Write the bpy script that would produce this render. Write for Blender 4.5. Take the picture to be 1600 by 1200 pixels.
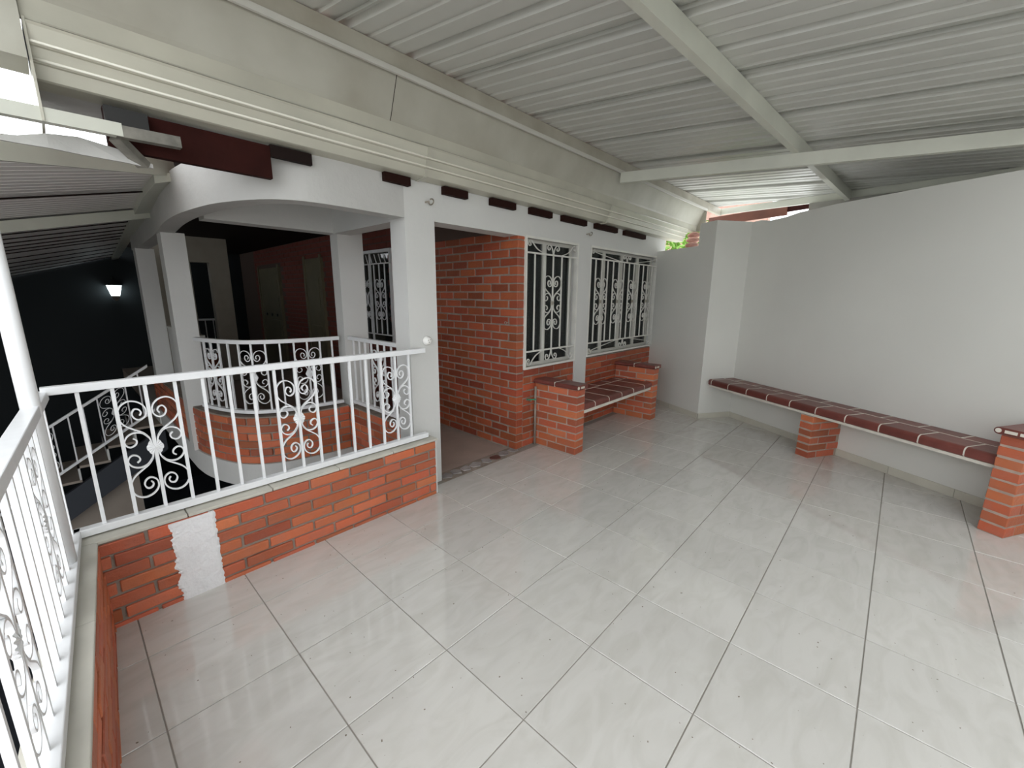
import bpy, math, random
from mathutils import Vector, Matrix
random.seed(7)
sc = bpy.context.scene
for o in list(bpy.data.objects): bpy.data.objects.remove(o)
COL = sc.collection

# ------------------------------------------------------------------ camera
cam_d = bpy.data.cameras.new('camera'); cam = bpy.data.objects.new('camera', cam_d); COL.objects.link(cam)
right = Vector((0.679051, -0.734050, 0.007771)); down = Vector((-0.147618, -0.146912, -0.978073)); fwd = Vector((0.719096, 0.663014, -0.208120))
m = Matrix(((right.x, -down.x, -fwd.x), (right.y, -down.y, -fwd.y), (right.z, -down.z, -fwd.z))).to_4x4()
m.translation = (-0.50031, -2.15505, 1.528425)
cam.matrix_world = m
cam_d.sensor_width = 36; cam_d.lens = 650.58 / 1600 * 36; cam_d.clip_start = 0.02; cam_d.clip_end = 200
sc.camera = cam
# ------------------------------------------------------------------ world, light, exposure
w = bpy.data.worlds.new('world'); sc.world = w; w.use_nodes = True
nt = w.node_tree; bg = nt.nodes['Background']
bg.inputs[0].default_value = (0.94, 0.97, 1.0, 1); bg.inputs[1].default_value = 3.5
sc.view_settings.view_transform = 'Standard'; sc.view_settings.look = 'None'
sc.view_settings.exposure = 0.0; sc.view_settings.gamma = 1; sc.view_settings.use_curve_mapping = False

# ------------------------------------------------------------------ materials
def new_mat(name, col, rough=0.6, metal=0.0, var=0.0, noise=0.0, nscale=6.0, bump=0.0, bscale=40.0, col2=None, spec=None, hue=0.0, detail=4.0):
    M = bpy.data.materials.new(name); M.use_nodes = True; n = M.node_tree; L = n.links
    b = n.nodes['Principled BSDF']; b.inputs['Roughness'].default_value = rough; b.inputs['Metallic'].default_value = metal
    if spec is not None: b.inputs['Specular IOR Level'].default_value = spec
    tc = n.nodes.new('ShaderNodeTexCoord'); oi = n.nodes.new('ShaderNodeObjectInfo')
    add = n.nodes.new('ShaderNodeVectorMath'); add.operation = 'ADD'
    mul = n.nodes.new('ShaderNodeVectorMath'); mul.operation = 'SCALE'; mul.inputs['Scale'].default_value = 37.0
    cx = n.nodes.new('ShaderNodeCombineXYZ'); L.new(oi.outputs['Random'], cx.inputs[0]); L.new(oi.outputs['Random'], cx.inputs[2])
    L.new(cx.outputs[0], mul.inputs[0]); L.new(tc.outputs['Object'], add.inputs[0]); L.new(mul.outputs[0], add.inputs[1])
    c = n.nodes.new('ShaderNodeRGB'); c.outputs[0].default_value = (*col, 1); out = c.outputs[0]
    if noise > 0:
        t = n.nodes.new('ShaderNodeTexNoise'); t.inputs['Scale'].default_value = nscale; t.inputs['Detail'].default_value = detail
        L.new(add.outputs[0], t.inputs['Vector'])
        r = n.nodes.new('ShaderNodeValToRGB'); r.color_ramp.elements[0].position = 0.35; r.color_ramp.elements[1].position = 0.7
        L.new(t.outputs['Fac'], r.inputs[0])
        mx = n.nodes.new('ShaderNodeMix'); mx.data_type = 'RGBA'
        c2 = col2 if col2 else tuple(x * (1 - noise) for x in col)
        mm = n.nodes.new('ShaderNodeMath'); mm.operation = 'MULTIPLY'; mm.inputs[1].default_value = noise if col2 else 1.0
        L.new(r.outputs[0], mm.inputs[0]); L.new(mm.outputs[0], mx.inputs['Factor'])
        L.new(out, mx.inputs['A']); mx.inputs['B'].default_value = (*c2, 1); out = mx.outputs['Result']
    if var > 0 or hue > 0:
        h = n.nodes.new('ShaderNodeHueSaturation')
        mr = n.nodes.new('ShaderNodeMapRange'); mr.inputs['To Min'].default_value = 1 - var; mr.inputs['To Max'].default_value = 1 + var
        L.new(oi.outputs['Random'], mr.inputs['Value']); L.new(mr.outputs[0], h.inputs['Value'])
        if hue > 0:
            fr = n.nodes.new('ShaderNodeMath'); fr.operation = 'MULTIPLY'; fr.inputs[1].default_value = 17.31; L.new(oi.outputs['Random'], fr.inputs[0])
            f2 = n.nodes.new('ShaderNodeMath'); f2.operation = 'FRACT'; L.new(fr.outputs[0], f2.inputs[0])
            mh = n.nodes.new('ShaderNodeMapRange'); mh.inputs['To Min'].default_value = 0.5 - hue; mh.inputs['To Max'].default_value = 0.5 + hue
            L.new(f2.outputs[0], mh.inputs['Value']); L.new(mh.outputs[0], h.inputs['Hue'])
        L.new(out, h.inputs['Color']); out = h.outputs['Color']
    L.new(out, b.inputs['Base Color'])
    if bump > 0:
        t = n.nodes.new('ShaderNodeTexNoise'); t.inputs['Scale'].default_value = bscale; t.inputs['Detail'].default_value = 5
        L.new(add.outputs[0], t.inputs['Vector'])
        bp = n.nodes.new('ShaderNodeBump'); bp.inputs['Strength'].default_value = bump; bp.inputs['Distance'].default_value = 0.01
        L.new(t.outputs['Fac'], bp.inputs['Height']); L.new(bp.outputs[0], b.inputs['Normal'])
    return M

def emit_mat(name, col, s):
    M = bpy.data.materials.new(name); M.use_nodes = True; b = M.node_tree.nodes['Principled BSDF']
    b.inputs['Emission Color'].default_value = (*col, 1); b.inputs['Emission Strength'].default_value = s; b.inputs['Base Color'].default_value = (*col, 1)
    return M

PLASTER = new_mat('white_plaster', (0.64, 0.64, 0.62), 0.75, noise=0.06, nscale=1.6, bump=0.25, bscale=22)
ROUGHPL = new_mat('rough_plaster', (0.52, 0.515, 0.495), 0.8, noise=0.08, nscale=3, bump=0.9, bscale=9)
FARWALL = new_mat('grey_white_wall', (0.70, 0.70, 0.655), 0.55, noise=0.07, nscale=0.9, bump=0.08, bscale=14)
WHITE = new_mat('white_enamel', (0.86, 0.87, 0.88), 0.28, noise=0.03, nscale=5)
IRON = new_mat('white_iron', (0.84, 0.85, 0.86), 0.35, noise=0.05, nscale=20)
OLDIRON = new_mat('old_cream_iron', (0.74, 0.73, 0.68), 0.45, noise=0.12, nscale=9)
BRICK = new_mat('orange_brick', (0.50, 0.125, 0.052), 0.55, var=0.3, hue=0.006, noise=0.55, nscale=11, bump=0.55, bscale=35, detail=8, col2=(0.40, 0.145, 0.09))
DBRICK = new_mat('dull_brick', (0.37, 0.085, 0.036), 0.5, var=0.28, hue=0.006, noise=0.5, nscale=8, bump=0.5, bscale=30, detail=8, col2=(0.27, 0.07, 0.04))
PATCH = new_mat('white_patch_plaster', (0.86, 0.86, 0.87), 0.7, noise=0.05, nscale=8, bump=1.0, bscale=26)
HALLP = new_mat('hall_paint_shade_in', (0.26, 0.235, 0.19), 0.7, noise=0.1)  # white partition, with the hall's low light put into the colour
HALLB = new_mat('hall_brick_shade_in', (0.20, 0.045, 0.03), 0.7, var=0.2)  # shaded copy of the brick for the deep hall
HALLM = new_mat('hall_mortar_shade_in', (0.12, 0.08, 0.065), 0.9)  # mortar colour darkened to carry the hall's shade
PMORT = new_mat('pale_mortar', (0.46, 0.36, 0.30), 0.9, noise=0.25, nscale=12, bump=0.5, bscale=50)
MORTAR = new_mat('mortar', (0.33, 0.275, 0.23), 0.9, noise=0.3, nscale=9, bump=0.6, bscale=50)
CAPM = new_mat('beige_cap', (0.58, 0.56, 0.49), 0.5, noise=0.15, nscale=6, bump=0.1, bscale=20)
BASEB = new_mat('beige_baseboard', (0.57, 0.55, 0.47), 0.35, noise=0.12, nscale=5)
GROUT = new_mat('floor_grout', (0.27, 0.25, 0.22), 0.85)
TERRA = new_mat('terracotta_tile', (0.175, 0.05, 0.04), 0.36, var=0.14, noise=0.25, nscale=9, bump=0.12, bscale=30)
WGROUT = new_mat('white_grout', (0.72, 0.68, 0.60), 0.8, noise=0.12, nscale=14, bump=0.4, bscale=30)
GUTTER = new_mat('cream_gutter', (0.53, 0.515, 0.43), 0.38, noise=0.2, nscale=2.5, detail=7)
GALV = new_mat('stained_galvanised', (0.46, 0.45, 0.385), 0.45, noise=0.6, nscale=2.6, detail=9, col2=(0.29, 0.265, 0.205))
PURL = new_mat('stained_purlin', (0.47, 0.45, 0.38), 0.5, noise=0.5, nscale=4, detail=6, col2=(0.26, 0.22, 0.16))
TUBE = new_mat('roof_tube_paint', (0.62, 0.63, 0.55), 0.42, noise=0.12, nscale=3)
SHEET = new_mat('white_roof_sheet', (0.55, 0.555, 0.515), 0.42, noise=0.08, nscale=1.5)
SHEET2 = new_mat('old_roof_sheet', (0.80, 0.78, 0.76), 0.55, noise=0.12, nscale=1.2)
WOOD = new_mat('dark_red_wood', (0.036, 0.008, 0.006), 0.85, spec=0.15, noise=0.4, nscale=4, bump=0.2)
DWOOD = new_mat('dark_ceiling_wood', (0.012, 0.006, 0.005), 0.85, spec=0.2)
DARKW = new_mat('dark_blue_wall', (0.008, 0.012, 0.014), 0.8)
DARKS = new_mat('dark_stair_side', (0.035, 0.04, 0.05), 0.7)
BEIGE = new_mat('beige_lower_wall', (0.33, 0.28, 0.235), 0.8, noise=0.08)
DOORM = new_mat('cream_door_shade_in', (0.15, 0.13, 0.075), 0.5, noise=0.15)  # cream doors, darkened in colour for the dim hall
CORR = new_mat('pinkish_hall_tile', (0.42, 0.335, 0.285), 0.35, noise=0.15, nscale=5)
STONE = new_mat('threshold_stone', (0.26, 0.18, 0.155), 0.45, var=0.85, hue=0.03, noise=0.4, nscale=12)
CURT = new_mat('dark_curtain', (0.055, 0.06, 0.06), 0.9, noise=0.2)
SASH = new_mat('sash_paint', (0.60, 0.59, 0.54), 0.4)
GREEN = new_mat('green_tap', (0.03, 0.25, 0.14), 0.35)
STEEL = new_mat('weathered_steel', (0.42, 0.38, 0.32), 0.35, 0.7, noise=0.4, nscale=20)
CERAM = new_mat('white_ceramic', (0.85, 0.84, 0.81), 0.25)
BLACK = new_mat('black_iron', (0.02, 0.02, 0.02), 0.4)
LEAF = new_mat('green_leaf', (0.16, 0.34, 0.04), 0.5, noise=0.4, nscale=3, col2=(0.30, 0.46, 0.07))
NEIGH = new_mat('weathered_concrete', (0.30, 0.29, 0.26), 0.9, noise=0.3, nscale=3)
RWOOD = new_mat('red_brown_wood', (0.14, 0.045, 0.025), 0.7, noise=0.4, nscale=3)
STAIN = new_mat('stained_plate', (0.22, 0.21, 0.18), 0.6, noise=0.6, nscale=12, detail=6)
BEAD = new_mat('cream_bead_highlight', (0.78, 0.76, 0.66), 0.3)  # highlight on the gutter beads put into this paler colour
TAILW = new_mat('nearly_black_wood', (0.020, 0.006, 0.004), 0.85, spec=0.15)
STONEA = new_mat('red_brown_stone', (0.13, 0.055, 0.045), 0.45, var=0.4, noise=0.4, nscale=12)
STONEB = new_mat('pale_grey_stone', (0.42, 0.39, 0.38), 0.45, var=0.25, noise=0.4, nscale=12)
BARK = new_mat('bark', (0.14, 0.09, 0.05), 0.9, bump=0.6)
CLAY = new_mat('pink_clay', (0.55, 0.33, 0.27), 0.8, var=0.15, noise=0.3, nscale=10)
OUTRED = new_mat('red_outer_wall', (0.33, 0.11, 0.08), 0.8, noise=0.3, nscale=6)
GLASS = bpy.data.materials.new('dark_window_glass'); GLASS.use_nodes = True
_b = GLASS.node_tree.nodes['Principled BSDF']; _b.inputs['Base Color'].default_value = (0.9, 0.95, 0.95, 1); _b.inputs['Roughness'].default_value = 0.02
_b.inputs['Base Color'].default_value = (0.02, 0.025, 0.025, 1); _b.inputs['Alpha'].default_value = 0.45; _b.inputs['IOR'].default_value = 1.5
LAMPG = emit_mat('lit_lamp_glass', (0.85, 0.98, 1.0), 6.0)

# glossy marble-look floor tile: per-tile shifted soft veins and small pits
FT = bpy.data.materials.new('glossy_floor_tile'); FT.use_nodes = True
n = FT.node_tree; L = n.links; b = n.nodes['Principled BSDF']
tc = n.nodes.new('ShaderNodeTexCoord'); oi = n.nodes.new('ShaderNodeObjectInfo')
cx = n.nodes.new('ShaderNodeCombineXYZ'); mlt = n.nodes.new('ShaderNodeMath'); mlt.operation = 'MULTIPLY'; mlt.inputs[1].default_value = 50
L.new(oi.outputs['Random'], mlt.inputs[0]); L.new(mlt.outputs[0], cx.inputs[0]); L.new(mlt.outputs[0], cx.inputs[1])
ad = n.nodes.new('ShaderNodeVectorMath'); L.new(tc.outputs['Object'], ad.inputs[0]); L.new(cx.outputs[0], ad.inputs[1])
mp = n.nodes.new('ShaderNodeMapping'); mp.inputs['Rotation'].default_value = (0, 0, 0.75); mp.inputs['Scale'].default_value = (3.0, 8, 1); L.new(ad.outputs[0], mp.inputs[0])
t1 = n.nodes.new('ShaderNodeTexNoise'); t1.inputs['Scale'].default_value = 1.4; t1.inputs['Detail'].default_value = 7; t1.inputs['Distortion'].default_value = 1.2; L.new(mp.outputs[0], t1.inputs['Vector'])
r1 = n.nodes.new('ShaderNodeValToRGB'); e = r1.color_ramp.elements; e[0].position = 0.30; e[0].color = (0.535, 0.52, 0.48, 1); e[1].position = 0.60; e[1].color = (0.60, 0.585, 0.55, 1)
L.new(t1.outputs['Fac'], r1.inputs[0])
t2 = n.nodes.new('ShaderNodeTexNoise'); t2.inputs['Scale'].default_value = 55; t2.inputs['Detail'].default_value = 1; L.new(ad.outputs[0], t2.inputs['Vector'])
r2 = n.nodes.new('ShaderNodeValToRGB'); e = r2.color_ramp.elements; e[0].position = 0.215; e[0].color = (0.35, 0.3, 0.25, 1); e[1].position = 0.235; e[1].color = (1, 1, 1, 1)
L.new(t2.outputs['Fac'], r2.inputs[0])
mx = n.nodes.new('ShaderNodeMix'); mx.data_type = 'RGBA'; mx.blend_type = 'MULTIPLY'; mx.inputs['Factor'].default_value = 1
L.new(r1.outputs[0], mx.inputs['A']); L.new(r2.outputs[0], mx.inputs['B'])
hs = n.nodes.new('ShaderNodeHueSaturation'); mr = n.nodes.new('ShaderNodeMapRange'); mr.inputs['To Min'].default_value = 0.96; mr.inputs['To Max'].default_value = 1.03
L.new(oi.outputs['Random'], mr.inputs['Value']); L.new(mr.outputs[0], hs.inputs['Value']); L.new(mx.outputs['Result'], hs.inputs['Color']); L.new(hs.outputs[0], b.inputs['Base Color'])
b.inputs['Roughness'].default_value = 0.085; b.inputs['Specular IOR Level'].default_value = 0.6; b.inputs['Coat Weight'].default_value = 0.6; b.inputs['Coat Roughness'].default_value = 0.04
bp = n.nodes.new('ShaderNodeBump'); bp.inputs['Strength'].default_value = 0.02; bp.inputs['Distance'].default_value = 0.01
t3 = n.nodes.new('ShaderNodeTexNoise'); t3.inputs['Scale'].default_value = 7; L.new(ad.outputs[0], t3.inputs['Vector']); L.new(t3.outputs['Fac'], bp.inputs['Height']); L.new(bp.outputs[0], b.inputs['Normal'])

# ------------------------------------------------------------------ mesh helpers
WL = {}     # world location of each object made here
class MB:
    def __init__(s): s.v = []; s.f = []
    def add(s, V, F):
        o = len(s.v); s.v += [tuple(p) for p in V]; s.f += [tuple(i + o for i in f) for f in F]; return s
    def box(s, x0, x1, y0, y1, z0, z1):
        V = [(x0, y0, z0), (x1, y0, z0), (x1, y1, z0), (x0, y1, z0), (x0, y0, z1), (x1, y0, z1), (x1, y1, z1), (x0, y1, z1)]
        return s.add(V, [(3, 2, 1, 0), (4, 5, 6, 7), (0, 1, 5, 4), (1, 2, 6, 5), (2, 3, 7, 6), (3, 0, 4, 7)])
    def beam(s, a, b, wd, ht, up=(0, 0, 1)):      # rectangular bar from a to b, centred
        a = Vector(a); b = Vector(b); t = (b - a).normalized(); sd = t.cross(Vector(up)).normalized(); u = sd.cross(t).normalized()
        V = []
        for p in (a, b):
            for i, j in ((-1, -1), (1, -1), (1, 1), (-1, 1)): V.append(p + sd * (i * wd / 2) + u * (j * ht / 2))
        return s.add(V, [(3, 2, 1, 0), (4, 5, 6, 7), (0, 1, 5, 4), (1, 2, 6, 5), (2, 3, 7, 6), (3, 0, 4, 7)])
    def prism(s, poly, z0, z1):                   # poly in xy, counter-clockwise
        k = len(poly); V = [(x, y, z0) for x, y in poly] + [(x, y, z1) for x, y in poly]
        return s.add(V, [tuple(range(k - 1, -1, -1)), tuple(range(k, 2 * k))] + [(i, (i + 1) % k, (i + 1) % k + k, i + k) for i in range(k)])
    def sweep(s, secs, closed=True, caps=True):   # list of equal sections
        k = len(secs[0]); V = [p for q in secs for p in q]; F = []
        for i in range(len(secs) - 1):
            for j in range(k if closed else k - 1):
                j2 = (j + 1) % k; F.append((i * k + j, i * k + j2, (i + 1) * k + j2, (i + 1) * k + j))
        if caps and closed: F += [tuple(range(k - 1, -1, -1)), tuple((len(secs) - 1) * k + j for j in range(k))]
        return s.add(V, F)
    def tube(s, pts, r, k=8):
        pts = [Vector(p) for p in pts]; secs = []; ref = Vector((0, 0, 1))
        for i, p in enumerate(pts):
            t = (pts[min(i + 1, len(pts) - 1)] - pts[max(i - 1, 0)]).normalized()
            if abs(t.dot(ref)) > 0.95: ref = Vector((1, 0, 0))
            sd = t.cross(ref).normalized(); u = sd.cross(t)
            rr = r[i] if isinstance(r, (list, tuple)) else r
            secs.append([p + (sd * math.cos(2 * math.pi * j / k) + u * math.sin(2 * math.pi * j / k)) * rr for j in range(k)])
        return s.sweep(secs)
    def ribbon(s, pts, nrm, dep, th):             # flat bar bent in the plane whose normal is nrm
        pts = [Vector(p) for p in pts]; nrm = Vector(nrm); secs = []
        for i, p in enumerate(pts):
            t = (pts[min(i + 1, len(pts) - 1)] - pts[max(i - 1, 0)]).normalized(); q = nrm.cross(t).normalized()
            secs.append([p + nrm * a * dep / 2 + q * c * th / 2 for a, c in ((-1, -1), (1, -1), (1, 1), (-1, 1))])
        return s.sweep(secs)
    def make(s, name, mat, parent=None, smooth=False, bevel=0.0, **props):
        me = bpy.data.meshes.new(name); xs = list(zip(*s.v))
        c = Vector([(min(q) + max(q)) / 2 for q in xs])
        me.from_pydata([Vector(p) - c for p in s.v], [], s.f); me.materials.append(mat)
        if smooth: me.polygons.foreach_set('use_smooth', [True] * len(me.polygons))
        o = bpy.data.objects.new(name, me); COL.objects.link(o)
        place(o, c, parent)
        if bevel:
            md = o.modifiers.new('bevel', 'BEVEL'); md.width = bevel; md.segments = 2; md.limit_method = 'ANGLE'
        for k_, v_ in props.items(): o[k_] = v_
        return o
def place(o, c, parent=None):
    c = Vector(c); WL[o.name] = c
    if parent is not None: o.parent = parent; o.location = c - WL[parent.name]
    else: o.location = c
def thing(name, loc, label, cat, group=None, **kw):
    o = bpy.data.objects.new(name, None); COL.objects.link(o); o.empty_display_size = 0.1; place(o, loc)
    o['label'] = label; o['category'] = cat
    if group: o['group'] = group
    for k_, v_ in kw.items(): o[k_] = v_
    return o
def tag(o, label, cat, group=None, kind=None):
    o['label'] = label; o['category'] = cat
    if group: o['group'] = group
    if kind: o['kind'] = kind
    return o
def struct(o, label, cat): return tag(o, label, cat, kind='structure')
def clone(src, name, loc, parent):
    o = src.copy(); COL.objects.link(o); place(o, loc, parent); return o

def catmull(P, k=8):
    out = []; P = [Vector(p) for p in P]
    for i in range(len(P) - 1):
        a = P[max(i - 1, 0)]; b_ = P[i]; c = P[i + 1]; d = P[min(i + 2, len(P) - 1)]
        for j in range(k):
            t = j / k
            out.append(0.5 * ((2 * b_) + (c - a) * t + (2 * a - 5 * b_ + 4 * c - d) * t * t + (3 * b_ - a - 3 * c + d) * t ** 3))
    out.append(P[-1]); return out
class Path:
    def __init__(s, pts):
        s.p = [Vector((p[0], p[1])) for p in pts]; s.s = [0]
        for i in range(1, len(s.p)): s.s.append(s.s[-1] + (s.p[i] - s.p[i - 1]).length)
        s.len = s.s[-1]
    def at(s, d):
        i = 1
        while i < len(s.s) - 1 and s.s[i] < d: i += 1
        t = (s.p[i] - s.p[i - 1]).normalized(); return s.p[i - 1] + t * (d - s.s[i - 1]), t
    def off(s, d):     # offset to the left of travel
        out = []
        for i in range(len(s.p)):
            t = Vector((0, 0))
            if i > 0: t += (s.p[i] - s.p[i - 1]).normalized()
            if i < len(s.p) - 1: t += (s.p[i + 1] - s.p[i]).normalized()
            t.normalize(); c = 1.0
            if 0 < i < len(s.p) - 1: c = max(0.5, abs(t.dot((s.p[i + 1] - s.p[i]).normalized())))
            out.append(s.p[i] + Vector((-t.y, t.x)) * d / c)
        return Path(out)
def strip(mb, path, d0, d1, z0, z1):   # wall following a path, between offsets d0 < d1 (left of travel)
    A = path.off(d0).p; B = path.off(d1).p
    secs = [[(a.x, a.y, z0), (b_.x, b_.y, z0), (b_.x, b_.y, z1), (a.x, a.y, z1)] for a, b_ in zip(A, B)]
    return mb.sweep(secs)

# ---- bricks
BM = {}
def brick_mesh(l, h, d, mat, v=0):
    key = (round(l, 3), round(h, 3), round(d, 3), mat.name, v)
    if key in BM: return BM[key]
    rnd = random.Random(hash(key) & 0xffff); c = 0.0035; j = lambda: rnd.uniform(-0.0016, 0.0016)
    V = []
    for sx in (-1, 1):
        for sy in (-1, 1):
            for sz in (-1, 1):
                X = sx * l / 2 + j(); Y = sy * d / 2 + j(); Z = sz * h / 2 + j()
                V += [(X - sx * c, Y - sy * c, Z), (X - sx * c, Y, Z - sz * c), (X, Y - sy * c, Z - sz * c)]
    F = []
    idx = lambda sx, sy, sz, k: ((sx > 0) * 4 + (sy > 0) * 2 + (sz > 0)) * 3 + k
    def q(a, b_, c_, d_): F.append((a, b_, c_, d_))
    for sz in (-1, 1): q(*[idx(a, b_, sz, 0) for a, b_ in ((-1, -1), (1, -1), (1, 1), (-1, 1))])
    for sy in (-1, 1): q(*[idx(a, sy, b_, 1) for a, b_ in ((-1, -1), (1, -1), (1, 1), (-1, 1))])
    for sx in (-1, 1): q(*[idx(sx, a, b_, 2) for a, b_ in ((-1, -1), (1, -1), (1, 1), (-1, 1))])
    for a in (-1, 1):
        for b_ in (-1, 1):
            F.append((idx(-1, a, b_, 0), idx(1, a, b_, 0), idx(1, a, b_, 1), idx(-1, a, b_, 1)))
            F.append((idx(a, -1, b_, 0), idx(a, 1, b_, 0), idx(a, 1, b_, 2), idx(a, -1, b_, 2)))
            F.append((idx(a, b_, -1, 1), idx(a, b_, 1, 1), idx(a, b_, 1, 2), idx(a, b_, -1, 2)))
            for c_ in (-1, 1): F.append((idx(a, b_, c_, 0), idx(a, b_, c_, 1), idx(a, b_, c_, 2)))
    me = bpy.data.meshes.new('brick'); me.from_pydata(V, [], F); me.materials.append(mat); me.validate()
    BM[key] = me; return me
def bricks(parent, path, side, z0, rows, mat=None, pitch=0.25, row=0.0735, gap=0.012, dep=0.04, proud=0.007, skip=None, s0=0.0, s1=None, phase=0.0, half=True, joined=False):
    """bricks along a path; side = +1 faces left of travel, -1 right"""
    mat = mat or BRICK; s1 = path.len if s1 is None else s1; J = MB(); cnt = 0
    for r in range(rows):
        zc = z0 + row * (r + 0.5)
        st = s0 - ((r % 2) * pitch / 2 if half else 0) - (phase % pitch)
        while st < s1:
            a = max(st + gap / 2, s0 + 0.001); b_ = min(st + pitch - gap / 2, s1 - 0.001); st += pitch
            if b_ - a < 0.03: continue
            if skip and skip((a + b_) / 2, zc): continue
            l = round((b_ - a) / 0.006) * 0.006 - random.choice((0, 0, 0.004)); h = row - gap + random.choice((-0.002, 0, 0.002))
            p, t = path.at((a + b_) / 2); nl = Vector((-t.y, t.x)) * side
            c = p + nl * (proud - dep / 2 + random.uniform(-0.0025, 0.002))
            me = brick_mesh(l, h, dep, mat, random.randrange(3)); ang = math.atan2(t.y, t.x) + random.uniform(-0.006, 0.006)
            zj = zc + random.uniform(-0.0015, 0.0015)
            if joined:
                ca, sa = math.cos(ang), math.sin(ang)
                J.add([(c.x + v.co.x * ca - v.co.y * sa, c.y + v.co.x * sa + v.co.y * ca, zj + v.co.z) for v in me.vertices], [tuple(f.vertices) for f in me.polygons])
            else:
                o = bpy.data.objects.new('brick', me); COL.objects.link(o); place(o, (c.x, c.y, zj), parent)
                o.rotation_euler = (random.uniform(-0.006, 0.006), 0, ang)
            cnt += 1
    if joined and cnt: J.make('brickwork', mat, parent, kind='stuff')
    return cnt

def pier_bricks(parent, P, s0, s1, D, ht, rows, mat=None, e=0.0025, l1=(0.115, 0.235), L=0.236, gap=0.012, z0=0.0, maxd=None):
    """through bricks bonded around the front corner; P(s, d, z), d = 0 at the back .. D at the front"""
    rw = ht / rows
    for r in range(rows):
        d = D; k = 0
        while d > 0.03:
            ln = l1[r % 2] if k == 0 else L
            if maxd and D - d > maxd: break
            a = max(d - ln + gap, 0.002); zc = z0 + rw * (r + 0.5)
            c0 = P(s0, a, zc); c1 = P(s1, a, zc); c2 = P(s0, d, zc); cen = (P(s0, (a + d) / 2, zc) + P(s1, (a + d) / 2, zc)) / 2
            wd = (c1 - c0).length + 2 * e; lg = (c2 - c0).length; t = (c1 - c0).normalized()
            me = brick_mesh(round(wd, 3), rw - gap + random.choice((-0.002, 0, 0.001)), round(lg, 3), mat or BRICK, random.randrange(3))
            o = bpy.data.objects.new('brick', me); COL.objects.link(o); place(o, (cen.x, cen.y, zc + random.uniform(-0.001, 0.001)), parent)
            o.rotation_euler = (0, 0, math.atan2(t.y, t.x)); d = a - gap if a > 0.002 else 0; k += 1
            d = d + 0.0

# ---- wrought scroll motif (u in baluster pitches, z in metres), upper left quarter
MAIN = [(-0.09, 0), (-0.13, .045), (-.30, .078), (-.55, .1), (-.82, .125), (-.97, .155), (-.99, .19), (-.86, .222), (-.62, .238), (-.36, .232), (-.17, .212), (-.10, .185), (-.16, .158), (-.34, .145), (-.50, .155), (-.56, .177), (-.47, .197), (-.33, .194), (-.27, .178), (-.33, .165)]
CURL = [(-.16, .052), (-.34, .078), (-.6, .086), (-.82, .075), (-.94, .052), (-.9, .03), (-.76, .02), (-.6, .03), (-.56, .048), (-.66, .06)]
def scroll(parent, P, N, pitch, hscale=1.0, dep=0.013, th=0.0058, leaf_mat=None, mat=None, leaf=0.03, k=5):
    """P(u_m, z_m) -> world point, N = plane normal"""
    mb = MB()
    for sx in (-1, 1):
        for sz in (-1, 1):
            for cur in (MAIN, CURL):
                pts = catmull([(a, b_, 0) for a, b_ in cur], k)
                mb.ribbon([P(q.x * sx * pitch, q.y * sz * hscale) for q in pts], N, dep, th)
    s = mb.make('scroll', mat or IRON, parent)
    lf = MB(); N = Vector(N)
    for sx in (-1, 1):           # two fluted shells back to back
        rim = []; K = 25
        for i in range(K):
            a = math.radians(-75 + 150 * i / (K - 1)); r = leaf * (0.88 + 0.12 * abs(math.sin(math.radians(-75 + 150 * i / (K - 1)) * 3.0 + math.pi / 2)))
            rim.append((sx * (0.002 + math.cos(a) * r), math.sin(a) * r * 1.25, 0.003 + 0.004 * (i % 4 in (1, 2))))
        V = []
        for side in (1, -1):
            V.append(Vector(P(0, 0)) + N * side * 0.010)
            V += [Vector(P(a, b_)) + N * side * d_ for a, b_, d_ in rim]
        F = [(0, i, i + 1) for i in range(1, K)] + [(K + 1, K + 2 + i, K + 1 + i) for i in range(0, K - 1)] + [(i, K + 1 + i, K + 2 + i, i + 1) for i in range(1, K)]
        lf.add(V, F)
    lf.make('leaf', leaf_mat or mat or IRON, s)
    return s

def railing(name, path, zt, zb, bars, centres, label, loc, group=None, bar=0.014, rail=(0.04, 0.035), brail=(0.045, 0.035), ext=(0, 0), mat=None, pitch=0.111, hs=1.0, slope=None):
    mat = mat or IRON
    T = thing(name, loc, label, 'railing', group)
    sl = slope or (lambda s: 0.0)
    def rl(nm, zc, wd, ht):
        A = path.off(-wd / 2).p; B = path.off(wd / 2).p; secs = []
        for i, (a, b_) in enumerate(zip(A, B)):
            dz = sl(path.s[i]); secs.append([(a.x, a.y, zc - ht / 2 + dz), (b_.x, b_.y, zc - ht / 2 + dz), (b_.x, b_.y, zc + ht / 2 + dz), (a.x, a.y, zc + ht / 2 + dz)])
        MB().sweep(secs).make(nm, mat, T, bevel=0.003)
    rl('top_rail', zt - rail[1] / 2, *rail); rl('bottom_rail', zb + brail[1] / 2, *brail)
    z0 = zb + brail[1] - 0.004; z1 = zt - rail[1] + 0.004
    for s in bars:
        p, t = path.at(s); mb = MB(); n_ = Vector((-t.y, t.x, 0))
        mb.beam((p.x, p.y, z0 + sl(s)), (p.x, p.y, z1 + sl(s)), bar, bar, up=n_); mb.make('baluster', mat, T)
    for s in centres:
        p, t = path.at(s); zc = (z0 + z1) / 2 + sl(s)
        n_ = Vector((-t.y, t.x, 0)); e_ = 0.02; k_ = (sl(s + e_) - sl(s - e_)) / (2 * e_)
        def P(u, z, s=s, zc=zc, k_=k_):
            q, _ = path.at(min(max(s + u, -0.2), path.len + 0.2)); return Vector((q.x, q.y, zc + z + u * k_))
        scroll(T, P, n_, pitch, hs, mat=mat)
    return T

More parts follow.
